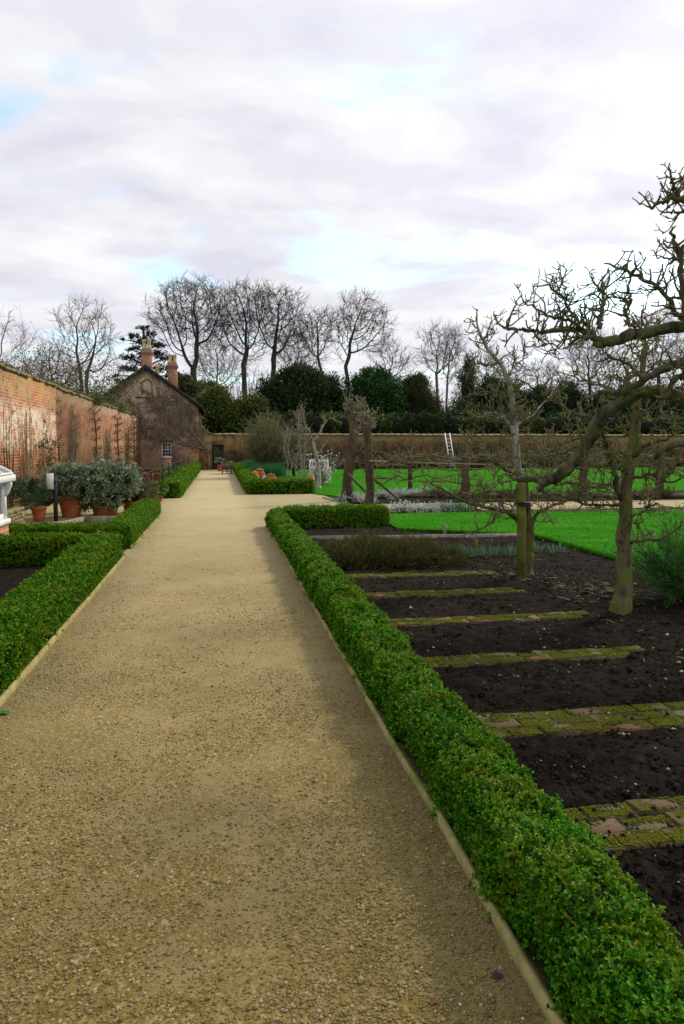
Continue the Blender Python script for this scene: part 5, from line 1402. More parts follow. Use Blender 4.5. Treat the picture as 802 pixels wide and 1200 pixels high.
# ------------------------------------------------------------------ cottage
def cottage():
    r = np.random.default_rng(402)
    GY = 47.36; XL, XR, XA = -7.72, -1.29, -4.5; ZE, ZA = 4.12, 6.46; D = 8.5
    root = thing('brick_cottage', 'brown brick cottage with a plain gable end, dark verge and clay chimney pots', 'cottage', ((XL + XR) / 2, GY + 4, 0))
    wx0, wx1, wz0, wz1 = -3.63, -3.03, .84, 1.76
    def zr(x): return ZE + (ZA - ZE) * (1 - abs(x - XA) / ((XR - XL) / 2))
    mb = MB(); t = .3
    mb.prism([(XL, -.1), (wx0, -.1), (wx0, zr(wx0)), (XA, ZA), (XL, ZE)], 'y', GY, GY + t)
    mb.prism([(wx1, -.1), (XR, -.1), (XR, ZE), (wx1, zr(wx1))], 'y', GY, GY + t)
    mb.prism([(wx0, -.1), (wx1, -.1), (wx1, wz0), (wx0, wz0)], 'y', GY, GY + t)
    mb.prism([(wx0, wz1), (wx1, wz1), (wx1, zr(wx1)), (wx0, zr(wx0))], 'y', GY, GY + t)
    mb.build('gable_wall', M['gable'], root)
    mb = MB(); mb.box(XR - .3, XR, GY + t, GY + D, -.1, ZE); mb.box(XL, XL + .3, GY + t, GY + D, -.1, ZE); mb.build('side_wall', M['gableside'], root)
    mb = MB(); mb.box(XL, XR, GY + D, GY + D + .3, -.1, ZE); mb.prism([(XL, ZE), (XR, ZE), (XA, ZA)], 'y', GY + D, GY + D + .3); mb.build('gable_wall', M['gable'], root)
    # roof slopes
    for s in (-1, 1):
        xe = XA + s * ((XR - XL) / 2 + .32); ze = ZE - (ZA - ZE) * .32 / ((XR - XL) / 2)
        mb = MB(); mb.prism([(XA, ZA + .02), (xe, ze + .02), (xe, ze + .14), (XA, ZA + .17)][:: s], 'y', GY - .24, GY + D + .4); rf = mb.build('roof', M['slate'], root)
        mb = MB(); mb.prism([(XA, ZA - .10), (xe, ze - .10), (xe, ze + .16), (XA, ZA + .19)][:: s], 'y', GY - .29, GY - .243); mb.build('bargeboard', M['barge'], root)
    mb = MB(); mb.bar((XR + .34, GY - .2, ZE - .30), (XR + .34, GY + D, ZE - .30), .1, .09); mb.build('gutter', M['black'], root)
    # window
    mb = MB(); f = .055; y0, y1 = GY + .05, GY + .11
    mb.box(wx0, wx0 + f, y0, y1, wz0, wz1); mb.box(wx1 - f, wx1, y0, y1, wz0, wz1); mb.box(wx0 + f, wx1 - f, y0, y1, wz0, wz0 + f); mb.box(wx0 + f, wx1 - f, y0, y1, wz1 - f, wz1)
    win = mb.build('window', M['white'], root)
    mb = MB()
    iw, ih = (wx1 - wx0 - 2 * f), (wz1 - wz0 - 2 * f)
    for i in (1, 2): x = wx0 + f + iw * i / 3; mb.box(x - .011, x + .011, y0 + .012, y1 - .012, wz0 + f, wz1 - f)
    for i in (1, 2, 3): z = wz0 + f + ih * i / 4; mb.box(wx0 + f, wx1 - f, y0 + .014, y1 - .014, z - (.011 if i != 2 else .02), z + (.011 if i != 2 else .02))
    mb.build('glazing_bars', M['white'], win)
    mb = MB(); mb.box(wx0 + f, wx1 - f, y0 + .03, y0 + .036, wz0 + f, wz1 - f); mb.build('glass', M['glass'], win)
    mb = MB(); mb.box(wx0 - .06, wx1 + .06, GY - .06, GY + .05, wz0 - .06, wz0 - .002); mb.build('sill', M['white'], win)
    mb = MB(); mb.prism([(wx0 - .1, wz1 + .003), (wx1 + .1, wz1 + .003), (wx1 + .16, wz1 + .22), (wx0 - .16, wz1 + .22)], 'y', GY - .006, GY + .1); mb.build('lintel', M['gableside'], win)
    # blocked arched opening high in the gable, and the band below
    mb = MB(); ax, az, w = XA + .06, 5.02, .30
    for i in range(10):
        a0, a1 = math.pi * i / 10, math.pi * (i + 1) / 10
        mb.bar((ax + w * math.cos(a0), GY - .012, az + .42 + w * math.sin(a0)), (ax + w * math.cos(a1), GY - .012, az + .42 + w * math.sin(a1)), .05, .09, (0, 1, 0))
    for s in (-1, 1): mb.box(ax + s * w - .035, ax + s * w + .035, GY - .035, GY + .01, az - .35, az + .42)
    mb.box(ax - .72, ax + .46, GY - .07, GY + .02, az - .44, az - .36)
    mb.build('blocked_window', M['gableside'], root)
    mb = MB(); mb.box(-4.75, -2.4, GY - .04, GY + .02, 2.62, 2.68); mb.build('string_course', M['gableside'], root)
    # chimneys
    def chimney(x, y, z0, z1, w, d, pots, ph, tall=0):
        mb = MB(); mb.box(x - w / 2, x + w / 2, y - d / 2, y + d / 2, z0, z1 - .3)
        for k, e in ((0, .03), (1, .065), (2, .03)): mb.box(x - w / 2 - e, x + w / 2 + e, y - d / 2 - e, y + d / 2 + e, z1 - .3 + k * .1 + .001, z1 - .3 + (k + 1) * .1)
        c = mb.build('chimney', M['chimney'], root)
        mb = MB(); mb.prism([(x - w / 2 - .02, z1 + .002), (x + w / 2 + .02, z1 + .002), (x + w * .36, z1 + .16), (x - w * .36, z1 + .16)], 'y', y - d / 2, y + d / 2); mb.build('cap', M['stonecap'], c)
        mb = MB(); mb.box(x - w / 2 - .03, x + w / 2 + .03, y - d / 2 - .03, y + d / 2 + .03, z0, z0 + .22 + tall); mb.build('flashing', M['lead'], c)
        for dx in pots:
            mb = MB(); mb.lathe((x + dx, y, z1 + .14), [(.13, 0), (.135, .05), (.11, .08), (.10, ph * .6), (.115, ph * .75), (.135, ph * .85), (.135, ph), (.09, ph), (.085, ph * .6)], 14); mb.build('chimney_pot', M['potclay'], c, True)
    chimney(XA + .02, GY + .75, 5.9, 7.62, .64, .64, (-.16, .16), .55)
    chimney(-3.05, GY + 3.6, 4.9, 7.1, .6, .6, (-.16, .16), .5)
    mb = MB(); mb.lathe((-3.98, GY + 2.4, 5.8), [(.12, 0), (.11, .5), (.12, .9), (.15, .95), (.15, 1.1), (.1, 1.1)], 12); mb.build('chimney_pot', M['potclay'], root, True)
cottage()

def gable_creeper():
    r = np.random.default_rng(403); GY = 47.31
    root = thing('wall_climber', 'bare spreading climber fanning over the cottage gable from beside the dark door', 'climbing plant', (-.62, 47.3, 0))
    st, tw = Tubes(), Tubes()
    P = lambda px, py: at(px, py, GY) * (1, 0, 1) + np.array((0, GY, 0))
    mains = ['245,549 245,535 243,527 232,524 215,520 200,515 186,506 172,494 160,478 150,470', '243,527 236,518 229,510 226,500 228,490 229,480', '232,524 224,512 214,500 203,486 195,470 190,452',
             '236,518 226,505 216,488 212,470', '215,520 204,506 190,490 178,474 172,455', '200,515 182,514 172,510 165,500 152,488', '224,512 205,498 192,480 183,462', '226,500 218,486 214,474 208,464']
    allp = []
    for i, m in enumerate(mains):
        S = spline([P(*[float(v) for v in q.split(',')]) for q in m.split()], 22); S[1:] += r.normal(0, .02, (21, 3)) * (1, .2, 1)
        R = np.linspace(.065 if i < 2 else .035, .012, 22); st.add(S, R, 6); allp.append(S)
    for S in allp:
        for _ in range(95):
            i = r.integers(2, 21); d = unit(S[min(i + 1, 21)] - S[i - 1] + r.normal(0, .8, 3) * (1, 0, 1) + (0, 0, .25)); l = r.uniform(.35, 1.1)
            a = S[i]; b = a + d * l * .5 + r.normal(0, .05, 3) * (1, 0, 1); c = b + unit(d + r.normal(0, .5, 3) * (1, 0, 1)) * l * .5
            for q in (b, c): q[1] = GY + r.uniform(-.02, .02)
            if c[2] > 6.2 - abs(c[0] + 4.5) * .72 or c[0] > -.5: continue
            tw.add([a, b, c], [.017, .013, .008], 4)
            for _ in range(2):
                e = b + unit(r.normal(0, 1, 3) * (1, .1, 1)) * l * .3; tw.add([b, e], [.011, .007], 3)
    st.build('stems', M['vinegrey'], root); tw.build('twigs', M['vinegrey'], root)
gable_creeper()

# ------------------------------------------------------------------ plants trained on the long wall
def wall_plant(label, px, kind, seed, top=3.0, group='fruit trees and climbers trained on the long brick wall', w=1.0):
    r = np.random.default_rng(seed); Y = at_x(px, 540, WX + .1)[1]; X = WX + (.16 if Y < 23.1 else .07)
    st, tw = Tubes(), Tubes(); b = np.array((X, Y, 0.)); leafp = []
    fine = .35 + Y / 55
    if kind == 'espalier':
        S = spline([b, b + (0, r.normal(0, .08), top * .35), b + (0, r.normal(0, .12), top * .7), b + (0, r.normal(0, .1), top)], 16); S[1:, 1] += r.normal(0, .03, 15); st.add(S, np.linspace(.05, .018, 16), 7)
        for z in np.arange(.45, top, .34):
            for s in (-1, 1):
                L = w * r.uniform(.55, 1.0); q = S[np.argmin(abs(S[:, 2] - z))]
                A = spline([q, q + (0, s * L * .35, .05), q + (0, s * L * .7, r.normal(.03, .04)), q + (0, s * L, r.normal(.08, .06))], 9); st.add(A, np.linspace(.022, .010, 9), 5)
                for _ in range(int(9 * L)):
                    a = A[r.integers(1, 9)]; d = unit(np.array((r.uniform(.1, .6), r.normal(0, .5), r.normal(.4, .5)))); l = r.uniform(.05, .2); tw.add([a, a + d * l * .5 + r.normal(0, .01, 3), a + d * l], np.array([.010, .009, .007]) * fine, 3)
    else:
        n = int({'fan': 22, 'climber': 40, 'leafy': 20}[kind] * (.5 if Y < 23 else 1))
        for _ in range(n):
            a = r.normal(0, .34 if kind != 'climber' else .1); h = top * r.uniform(.5, 1.05)
            y = Y + (r.normal(0, .25) if kind == 'climber' else 0)
            e = np.array((X + r.uniform(0, .12), y + math.sin(a) * h * .7, h * math.cos(a))); s0 = np.array((X, y if kind == 'climber' else Y + r.normal(0, .06), 0.))
            S = spline([s0, s0 * .5 + e * .5 + r.normal(0, .07, 3) * (.3, 1, 1), e], 8); st.add(S, np.linspace(.017, .006, 8) * fine, 4)
            for _ in range(7):
                i = r.integers(2, 8); d = unit(np.array((r.uniform(0, .6), r.normal(0, .8), r.normal(.3, .6)))); l = r.uniform(.1, .42); tw.add([S[i], S[i] + d * l * .5, S[i] + d * l], np.array([.009, .007, .005]) * fine, 3); leafp.append(S[i] + d * l)
    root = thing('wall_trained_plant', label, 'climbing plant', b, group)
    mat = {'espalier': 'vine', 'fan': 'vine', 'climber': 'vinegrey', 'leafy': 'vinegrey'}[kind]
    st.build('stems', M[mat], root); tw.build('twigs', M[mat], root)
    if kind == 'leafy':
        T = np.array(leafp); k = r.integers(0, len(T), 420); P = T[k] + r.normal(0, .07, (420, 3)); P[:, 0] = np.maximum(P[:, 0], X)
        V, Q = leaf_mesh(P, rand_dirs(r, 420), rand_dirs(r, 420), .09, .045, .2, False); mesh_obj('foliage', V, Q, None, M['ivy'], root)
wall_plant('thin dark fan-trained plant on the limewashed brick, just above the white glasshouse', 8, 'fan', 410, 2.6)
wall_plant('second thin dark stem on the limewashed brick, between glasshouse and leafy climber', 27, 'climber', 411, 2.5)
wall_plant('leafy greenish climber on the limewashed brick', 47, 'leafy', 412, 2.3)
wall_plant('tall dark espalier just past the step in the brick wall', 70, 'espalier', 413, 3.1, w=.9)
wall_plant('dense greyish dry climber with many upright stems on red brick', 87, 'climber', 414, 2.9)
wall_plant('dark espalier with regular tiers behind the blue-green potted shrubs', 114, 'espalier', 415, 2.9, w=1.4)
wall_plant('faint thin climber on the bare red brick between two tiered espaliers', 127, 'climber', 416, 2.2)
wall_plant('dark tiered espalier second from the cottage', 140, 'espalier', 417, 2.9, w=1.7)
wall_plant('yellowish-grey dry climber next to the espalier closest to the cottage', 150, 'leafy', 418, 3.0)
wall_plant('dark tiered espalier closest to the cottage corner', 159, 'espalier', 419, 2.9, w=1.8)

# ------------------------------------------------------------------ glasshouse
def glasshouse():
    X, Y1, Y0 = float(at(16, 557, 11.35)[0]) - .10, 11.35, 5.5; XB = -5.0 + .15; ze, zr = 1.17, 1.86; xr = -4.35
    root = thing('glasshouse', 'low white timber glasshouse on a red brick base, only its corner showing', 'glasshouse', ((X + XB) / 2, 8.5, 0))
    mb = MB(); mb.box(X - .22, X, Y0, Y1, -.05, .46); mb.box(XB, X - .22, Y1 - .22, Y1, -.05, .46); mb.build('brick_base', M['bricks'], root)
    mb = MB(); mb.box(X - .24, X + .03, Y0, Y1 + .02, .463, .53); mb.box(XB, X - .24, Y1 - .2, Y1 + .02, .463, .53); mb.build('sill', M['white'], root)
    for i in range(6):
        y1 = Y1 - i * .98; y0 = y1 - .96
        mb = MB(); f = .085; x0, x1 = X - .1, X - .03
        mb.box(x0, x1, y0, y0 + f, .533, 1.085); mb.box(x0, x1, y1 - f, y1, .533, 1.085); mb.box(x0, x1, y0 + f, y1 - f, .533, .61); mb.box(x0, x1, y0 + f, y1 - f, 1.03, 1.085)
        w = mb.build('window', M['white'], root)
        mb = MB(); mb.box(X - .07, X - .062, y0 + f, y1 - f, .61, 1.03); mb.build('pane', M['pane'], w)
    # gable end frame and glass
    mb = MB(); mb.box(X - .12, X - .012, Y1 - .1, Y1 - .003, .534, 1.087)
    mb.bar((X - .05, Y1 - .04, 1.12), (xr, Y1 - .04, zr - .03), .08, .12); mb.bar((XB, Y1 - .04, zr - .35), (xr, Y1 - .04, zr - .03), .08, .12); mb.bar((xr, Y1 - .045, .535), (xr, Y1 - .045, zr - .06), .06); mb.build('corner_frame', M['white'], root)
    mb = MB(); mb.prism([(XB, .535), (X - .13, .535), (X - .13, 1.10), (xr, zr - .08), (XB, zr - .4)], 'y', Y1 - .06, Y1 - .052); mb.build('pane', M['pane'], root)
    # gutter board, bracket
    mb = MB(); mb.box(X - .11, X + .10, Y0, Y1 + .12, 1.09, 1.185, .012); mb.build('gutter', M['white'], root)
    mb = MB(); mb.prism([(X - .012, .86), (X + .03, .90), (X + .085, 1.03), (X + .085, 1.088), (X - .012, 1.088)], 'y', Y1 - .09, Y1 - .03); mb.build('bracket', M['white'], root)
    # roof
    mb = MB(); mb.prism([(X + .07, 1.19), (X + .07, 1.20), (xr, zr + .012), (xr, zr)], 'y', Y0, Y1); mb.build('roof_glass', M['pane'], root)
    mb = MB(); mb.prism([(XB, zr - .35), (XB, zr - .335), (xr, zr + .012), (xr, zr)], 'y', Y0, Y1); mb.build('roof_glass', M['pane'], root)
    mb = MB()
    d = np.array((xr - X - .07, 0, zr - 1.19)); 
    for i in range(14):
        y = Y1 - .02 - i * .42; mb.bar((X + .07, y, 1.215), (xr, y, zr + .022), .05 if i == 0 else .022, .055 if i == 0 else .03)
    mb.bar((xr, Y0, zr + .03), (xr, Y1 + .06, zr + .03), .12, .1); mb.bar((X + .075, Y0, 1.205), (X + .075, Y1, 1.205), .05, .03); mb.build('roof_bars', M['white'], root)
glasshouse()
mb = MB(); r0 = np.random.default_rng(430)
for c in range(5):
    y = 13.0 + (c % 2) * .11
    while y < 15.3:
        mb.box(-4.15 + r0.normal(0, .004), -3.95 + r0.normal(0, .006), y, y + .22, .005 + c * .073, .005 + c * .073 + .068, .006); y += .228
tag(mb.build('low_wall', M['coping']), 'low mossy buff brick wall between the glasshouse and the small terracotta pot', 'low wall')

# ------------------------------------------------------------------ iron fence with wires and white sign
def fence():
    root = thing('iron_fence', 'thin black iron fence with strained wires around the pots and along the far hedge', 'fence', (-2, 20, 0))
    posts = [(-5.0, 15.6), (-3.45, 16.0), (-2.02, 18.35), (-2.0, 22.0), (-1.9, 25), (-1.9, 28.0), (-1.9, 31.0), (-1.9, 35), (-1.9, 40), (-1.9, 46)]
    for i, (x, y) in enumerate(posts):
        w = .05 if i != 1 else .075
        mb = MB(); mb.box(x - w / 2, x + w / 2, y - w / 2, y + w / 2, -.05, .95 if i else .9, .008); mb.build('post', M['black'], root)
    for z in (.45, .85):
        tb = Tubes()
        for a, b in zip(posts, posts[1:]): tb.add(spline([(a[0], a[1], z), ((a[0] + b[0]) / 2, (a[1] + b[1]) / 2, z - .012), (b[0], b[1], z)], 6), .010, 5)
        tb.build('wire', M['black'], root)
fence()
p = at(59.5, 564, 15.93)
mb = MB(); mb.box(p[0] - .075, p[0] + .062, 15.90, 15.925, p[2] - .165, p[2] + .165, .004); sg = thing('sign', 'blank white rectangular board fixed beside the black fence post', 'sign', p); mb.build('board', M['whitesign'], sg)
mb = MB(); mb.box(p[0] + .05, p[0] + .12, 15.926, 15.96, p[2] - .02, p[2] + .02); mb.build('bracket', M['black'], sg)

# ------------------------------------------------------------------ pots
def pot(label, p, rt, h, mat='terra', soil=True, group='terracotta pots', taper=.68, name='terracotta_pot'):
    root = thing(name, label, 'plant pot', p, group); mb = MB()
    mb.lathe(p, [(0.001, .0), (rt * taper, 0), (rt * taper * 1.02, .02), (rt * .93, h * .78), (rt * .94, h * .80), (rt * 1.02, h * .81), (rt * 1.03, h * .97), (rt, h), (rt * .92, h), (rt * .9, h * .86)], 28); mb.build('pot', M[mat], root, True)
    if soil: mb = MB(); mb.lathe(p, [(0.001, h * .9), (rt * .915, h * .88)], 24); mb.build('compost', M['soil'], root)
    return root
P1 = (-3.31, 16.9, 0)
pot('tall tapering terracotta pot just past the black fence post', P1, .28, .50)
pot('wide low terracotta bowl half hidden behind the timber edged bed', (-2.62, 17.2, 0), .32, .24, taper=.75)
pot('rounded terracotta pot beneath the bronze bush, close to the second fence post', (-2.02, 17.55, 0), .28, .30)
pot('small orange terracotta pot beside the mossy low wall and white sign', (-3.79, 16.0, 0), .155, .33)
p5 = at(186, 577, 21.0); p5[2] = 0
pot('small orange pot of bright green leaves at the end of the far hedge', p5, .13, .2)
p6 = at(175, 556, 30); p6[2] = 0
pot('orange clay chimney-like pot among fence posts, in front of the wall corner', p6, .18, .45, taper=.8)
p7 = at(187, 556, 32); p7[2] = 0
pot('orange clay pot beyond the fence, under the cottage window side', p7, .2, .4, taper=.8)
shrub('potted_shrub', 'big grey-green glossy shrub growing in the tall tapering pot', 'shrub', P1, [((0, 0, .82), (.50, .45, .38)), ((.42, -.05, .85), (.38, .38, .34)), ((-.2, -.1, .70), (.34, .34, .26)), ((.3, -.2, .55), (.26, .25, .22))], 6500, .10, 'glauc', 'core', .42, 440, 'potted shrubs behind the wire fence', clump=.14, lump=.2, shell=(.7, 1.05))
shrub('potted_shrub', 'tallest grey-green glossy shrub in the middle of the potted group', 'shrub', (-2.62, 17.2, 0), [((0, 0, .80), (.55, .48, .46)), ((-.38, -.1, .58), (.38, .38, .40)), ((.42, -.05, .78), (.38, .36, .36)), ((.1, -.25, .45), (.34, .28, .26))], 8000, .10, 'glauc', 'core', .42, 441, 'potted shrubs behind the wire fence', clump=.14, lump=.2, shell=(.7, 1.05))
shrub('potted_shrub', 'rounded bronze-green bush at the path side of the potted group', 'shrub', (-1.98, 17.7, 0), [((0.05, 0, .52), (.40, .38, .42)), ((-.25, -.05, .66), (.30, .3, .30))], 5500, .06, 'brownbush', 'corebrown', .3, 442, 'potted shrubs behind the wire fence', clump=.12)
shrub('potted_plant', 'upright bluish rosemary in the small orange pot', 'shrub', (-3.79, 16.0, 0), [((0, 0, .52), (.2, .2, .26)), ((-.05, 0, .72), (.13, .13, .2))], 1300, .11, 'rosemary', None, .13, 443, None, up=1.0, clump=.2)
shrub('shrub', 'loose green shrub between the low wall and the brick wall, behind the glasshouse corner', 'shrub', (-4.35, 16.8, 0), [((0, 0, .45), (.3, .3, .4)), ((.2, 0, .5), (.3, .3, .3)), ((-.15, 0, .7), (.2, .2, .3))], 1500, .11, 'rosemary', None, .2, 444, None, up=.8, clump=.22)
shrub('shrub', 'dull brownish-green bush behind the fence post and white sign', 'shrub', (-3.75, 17.9, 0), [((0, 0, .5), (.4, .3, .42)), ((-.3, 0, .4), (.3, .3, .36))], 1700, .1, 'brownbush', 'corebrown', .25, 445, None, up=.6)
shrub('potted_plant', 'bright green leafy plant spilling from the small pot by the far hedge', 'plant', p5, [((0, 0, .34), (.26, .24, .2)), ((-.18, 0, .38), (.2, .2, .16))], 900, .12, 'greenplant', 'core', .4, 446, None, up=.6)
labs = ['yellow-green border plant by the far hedge, first beyond the small pot', 'yellow-green border plant against the fence, midway along the far hedge', 'yellow-green border plant near the cottage window end of the fence', 'leafy border plant by the last fence posts']
for i, (px, Y) in enumerate(((199, 29), (207, 34), (196, 36), (219, 41))):
    p = at(px, 556, Y); p[2] = 0
    shrub('border_plant', labs[i], 'plant', p, [((0, 0, .2), (.5, .7, .3))], 700, .2, 'greenplant', 'core', .25, 450 + i, 'yellow-green plants beyond the far hedge', up=.7)
# climber mass at the foot of the long wall behind the pots
# forcing pots
def forcer(label, px, Y, h, rt, mat, lid=True, cat='forcing pot'):
    p = at(px, 560, Y); p[2] = 0; root = thing('forcing_pot', label, cat, p, 'forcing pots in the chive bed'); mb = MB()
    mb.lathe(p, [(rt * .92, 0), (rt, h * .25), (rt * 1.0, h * .5), (rt * .86, h * .74), (rt * .66, h * .84), (rt * .68, h * .9), (rt * .6, h * .9), (rt * .58, h * .8)], 24); mb.build('pot', M[mat], root, True)
    if lid:
        mb = MB(); mb.lathe((p[0], p[1], p[2] + h * .9), [(rt * .74, 0.002), (rt * .74, h * .04), (rt * .3, h * .08), (rt * .12, h * .09), (rt * .14, h * .15), (0.001, h * .16)], 20); mb.build('lid', M[mat], root, True)
forcer('ochre-yellow forcing pot at the hedge corner, first of the row', 298.5, 27.6, .62, .19, 'terray')
forcer('deep orange forcing pot set behind the ochre-yellow one', 304.5, 29.5, .66, .24, 'terra')
forcer('small white glazed pot between two orange forcing pots', 311, 28.2, .46, .13, 'glaze', False)
forcer('squat orange-red forcing pot beside the white glazed pot', 317.5, 28.2, .50, .24, 'terra')
p = at(364, 562, 27); p[2] = 0
forcer('pale ochre forcing pot between pale stems, at the end of the enclosed bed', 364.5, 26.5, .55, .16, 'terray', False)
tuft_r = np.random.default_rng(470)
x = tuft_r.uniform(1.45, 2.95, 9000); y = tuft_r.uniform(33, 44, 9000)
B = np.stack([x, y, np.full(9000, .02)], 1); A = unit(tuft_r.normal(0, .22, (9000, 3)) + (0, 0, 1)); V, Q = leaf_mesh(B, A, rand_dirs(tuft_r, 9000), tuft_r.uniform(.45, .85, 9000), .028, .2, False)
tag(mesh_obj('chive_foliage', V, Q, None, M['chive']), kind='stuff')
x = tuft_r.uniform(1.4, 2.95, 5000); y = tuft_r.uniform(24.3, 32, 5000)
B = np.stack([x, y, np.full(5000, .02)], 1); A = unit(tuft_r.normal(0, .5, (5000, 3)) + (0, 0, 1)); V, Q = leaf_mesh(B, A, rand_dirs(tuft_r, 5000), tuft_r.uniform(.12, .3, 5000), .03, .2, False)
tag(mesh_obj('weeds', V, Q, None, M['greenplant']), kind='stuff')

# ------------------------------------------------------------------ wheelbarrow by the door, ladder, white chair
def barrow():
    p = at(266, 555, 40.6); p[2] = 0; x, y = p[0], p[1]
    root = thing('wheelbarrow', 'weathered wooden garden barrow with a sloping body standing on the path by the dark door', 'wheelbarrow', p)
    w0, w1 = .22, .31; z0, z1 = .32, .62
    mb = MB()
    # sloping box body built of boards: front, back, two sides, floor
    def slab(a, b, c, d, t):
        a, b, c, d = map(np.array, (a, b, c, d)); n = unit(np.cross(b - a, d - a)) * t
        mb.add([a, b, c, d, a + n, b + n, c + n, d + n], [(3, 2, 1, 0), (4, 5, 6, 7), (0, 1, 5, 4), (1, 2, 6, 5), (2, 3, 7, 6), (3, 0, 4, 7)])
    slab((x - w0, y - .3, z0), (x + w0, y - .3, z0), (x + w1, y - .45, z1), (x - w1, y - .45, z1), .025)
    slab((x + w0, y + .35, z0), (x - w0, y + .35, z0), (x - w1, y + .55, z1 + .06), (x + w1, y + .55, z1 + .06), .025)
    slab((x + w0, y - .3, z0), (x + w0, y + .35, z0), (x + w1, y + .55, z1 + .06), (x + w1, y - .45, z1), .025)
    slab((x - w0, y + .35, z0), (x - w0, y - .3, z0), (x - w1, y - .45, z1), (x - w1, y + .55, z1 + .06), .025)
    mb.box(x - w0 - .02, x + w0 + .02, y - .32, y + .37, z0 - .03, z0 - .002); mb.build('body', M['timber'], root)
    mb = MB(); mb.box(x - w1 - .02, x + w1 + .02, y - .50, y - .44, z1 + .003, z1 + .04); mb.build('rim_board', M['whitesign'] if False else M['timber'], root)
    for s in (-1, 1):
        mb = MB(); mb.bar((x + s * .20, y + .75, .24), (x + s * .29, y - .95, .46), .045); mb.build('handle', M['bark_pear'], root)
        mb = MB(); mb.box(x + s * .25 - .03, x + s * .25 + .03, y - .42, y - .36, 0, .42); mb.build('leg', M['bark_pear'], root)
    mb = MB(); mb.bar((x - .25, y - .39, .16), (x + .25, y - .39, .16), .04); mb.build('stretcher', M['bark_pear'], root)
    n = 22; a = np.linspace(0, 2 * math.pi, n + 1)
    tb = Tubes(); tb.add([(x, y + .78 + .19 * math.cos(t), .21 + .19 * math.sin(t)) for t in a], .022, 8); wh = tb.build('wheel', M['black'], root)
    tb = Tubes()
    for t in a[:-1:4]: tb.add([(x, y + .78, .21), (x, y + .78 + .18 * math.cos(t), .21 + .18 * math.sin(t))], .012, 5)
    tb.add([(x - .2, y + .78, .21), (x + .2, y + .78, .21)], .018, 6); tb.build('spokes', M['black'], wh)
    # load of brown prunings
    r = np.random.default_rng(480); tb = Tubes()
    rt = thing('prunings', 'heap of brown prunings lying in the wooden barrow', 'prunings', (x, y, .5))
    for _ in range(150):
        q = np.array((x + r.normal(0, .11), y + r.normal(0.05, .2), r.uniform(.45, .72))); d = unit(r.normal(0, 1, 3) * (1, 1, .35)) * r.uniform(.06, .16)
        q[0] = np.clip(q[0], x - .2, x + .2); tb.add([q - d, q, q + d], [.008, .010, .006], 4)
    tb.build('twigs', M['vine'], rt)
barrow()
pp = at(258, 550, 44.5); pp[2] = 0
pot('orange pot standing between the barrow and the dark door', pp, .17, .42)
shrub('potted_plant', 'small grey-green plant in the orange pot by the dark door', 'plant', pp, [((0, 0, .62), (.26, .24, .26))], 420, .14, 'glauc', 'core', .4, 481, None)
def ladder():
    a = at(528.5, 534, 46.75); b = at(524.5, 509.5, 47.32)
    root = thing('ladder', 'white ladder leaning against the far brick wall', 'ladder', a * (1, 1, 0))
    d = unit(b - a); foot = a - d * ((a[2] - .02) / d[2]); top = b + d * .12; s = np.array((.17, 0, 0))
    for k in (-1, 1): mb = MB(); mb.bar(foot + s * k, top + s * k, .055, .07); mb.build('stile', M['white'], root)
    L = np.linalg.norm(top - foot); 
    for i in range(1, int(L / .27)):
        c = foot + d * .27 * i; tb = Tubes(); tb.add([c - s, c + s], .022, 8); tb.build('rung', M['white'], root)
ladder()
def chair():
    p = at(375, 568, 28.6); p[2] = 0; x, y = p[0], p[1]
    root = thing('garden_chair', 'white slatted wooden garden chair on the lawn edge behind the leaning pale tree', 'chair', p); w, d = .36, .30
    for sx in (-1, 1):
        for sy, h in ((-1, .66), (1, 1.02)): mb = MB(); mb.box(x + sx * w - .04, x + sx * w + .04, y + sy * d - .04, y + sy * d + .04, 0, h); mb.build('leg', M['white'], root)
        mb = MB(); mb.box(x + sx * w - .05, x + sx * w + .05, y - d - .06, y + d - .041, .662, .705); mb.build('armrest', M['white'], root)
    mb = MB()
    for i in range(6): mb.box(x - w - .03, x + w + .03, y - d - .05 + i * .105, y - d + .04 + i * .105, .41, .445) if 0 < i < 5 else mb.box(x - w + .042, x + w - .042, y - d - .05 + i * .105, y - d + .04 + i * .105, .41, .445)
    mb.build('seat', M['white'], root)
    mb = MB(); mb.box(x - w + .041, x + w - .041, y - d - .02, y - d + .02, .30, .40); mb.box(x - w + .041, x + w - .041, y - d - .02, y - d + .02, .1, .15); mb.build('apron', M['white'], root)
    mb = MB(); mb.box(x - w + .041, x + w - .041, y + d - .025, y + d + .025, .94, 1.02); mb.box(x - w + .041, x + w - .041, y + d - .025, y + d + .025, .5, .56)
    for i in range(5): q = x - .25 + i * .125; mb.box(q - .03, q + .03, y + d - .014, y + d + .014, .561, .939)
    mb.build('backrest', M['white'], root)
chair()
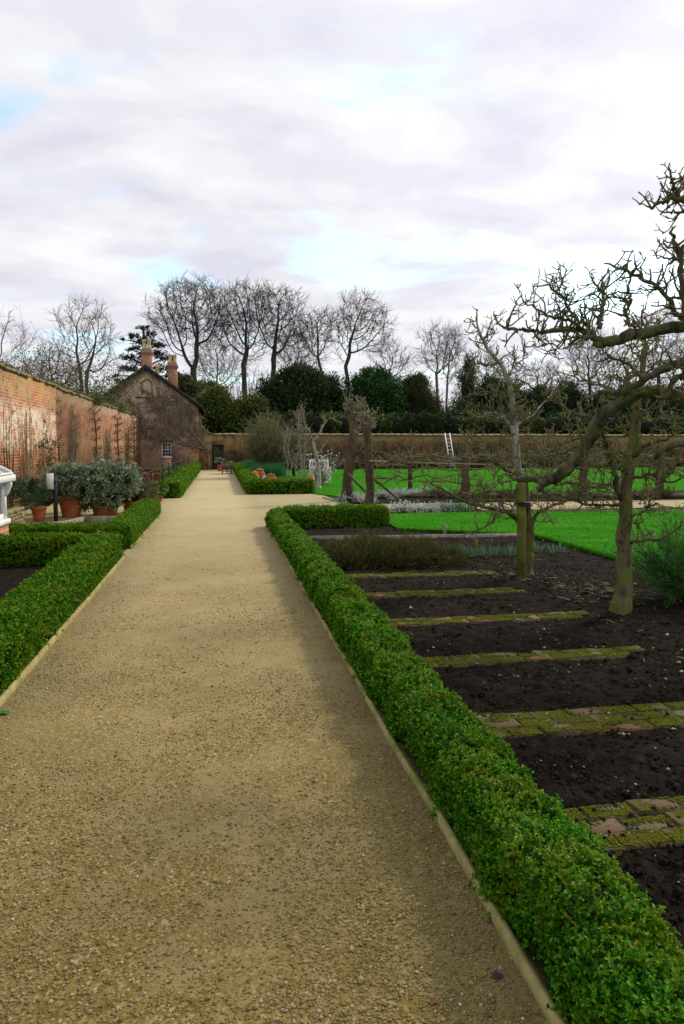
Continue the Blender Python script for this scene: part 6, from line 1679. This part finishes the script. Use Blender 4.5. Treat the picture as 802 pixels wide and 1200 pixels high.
P = at(374, 569, 27.6); P[2] = 0
r0 = np.random.default_rng(490); bl = thing('blossoming_shrub', 'small shrub speckled with white blossom over the white garden chair', 'shrub', P); tb = Tubes(); T = []
for _ in range(70):
    e = P + np.array((r0.normal(.05, .32), r0.normal(0, .3), r0.uniform(.5, 1.4))); S = spline([P, P * .5 + e * .5 + r0.normal(0, .08, 3), e], 6); tb.add(S, np.linspace(.014, .006, 6), 4)
    T += [S[i] + r0.normal(0, .05, 3) for i in range(3, 6)]
tb.build('stems', M['spurpale'], bl); T = np.array(T); n = len(T)
V, Q = leaf_mesh(T, rand_dirs(r0, n), rand_dirs(r0, n), .07, .06, .2, False); mesh_obj('blossom', V, Q, None, M['blossom'], bl)

# fans trained on the far wall
for i, (px, lab) in enumerate(((405, 'behind the leaning old trunk'), (452, 'just past the rail trunk'), (490, 'midway between the rail trunk and the ladder'), (548, 'just beyond the ladder'), (578, 'beside the pale leader'), (630, 'behind the arching limb'), (690, 'behind the thick bend of the arching limb'), (765, 'beyond the pear tree'), (282, 'beside the dark door'))):
    r = np.random.default_rng(500 + i); b = at(px, 546, 47.38); b[2] = 0; st, tw = Tubes(), Tubes()
    for _ in range(26):
        a = r.normal(0, .75); h = r.uniform(1.2, 2.15); e = b + np.array((math.sin(a) * h * 1.3, r.uniform(-.05, .0), max(.35, h * math.cos(a * .8))))
        S = spline([b + (r.normal(0, .05), 0, 0), b * .5 + e * .5 + r.normal(0, .08, 3) * (1, .1, 1), e], 8); st.add(S, np.linspace(.028, .012, 8), 4)
        for _ in range(8):
            k = r.integers(2, 8); d = unit(r.normal(0, .7, 3) * (1, .3, 1) + (0, -.1, .4)); l = r.uniform(.15, .5); tw.add([S[k], S[k] + d * l * .5, S[k] + d * l], [.014, .011, .008], 3)
    root = thing('wall_trained_plant', 'brown fan-trained plant on the far wall, ' + lab, 'climbing plant', b, 'fans trained on the far wall')
    st.build('stems', M['vine'], root); tw.build('twigs', M['vine' if i % 2 else 'twig_red'], root)
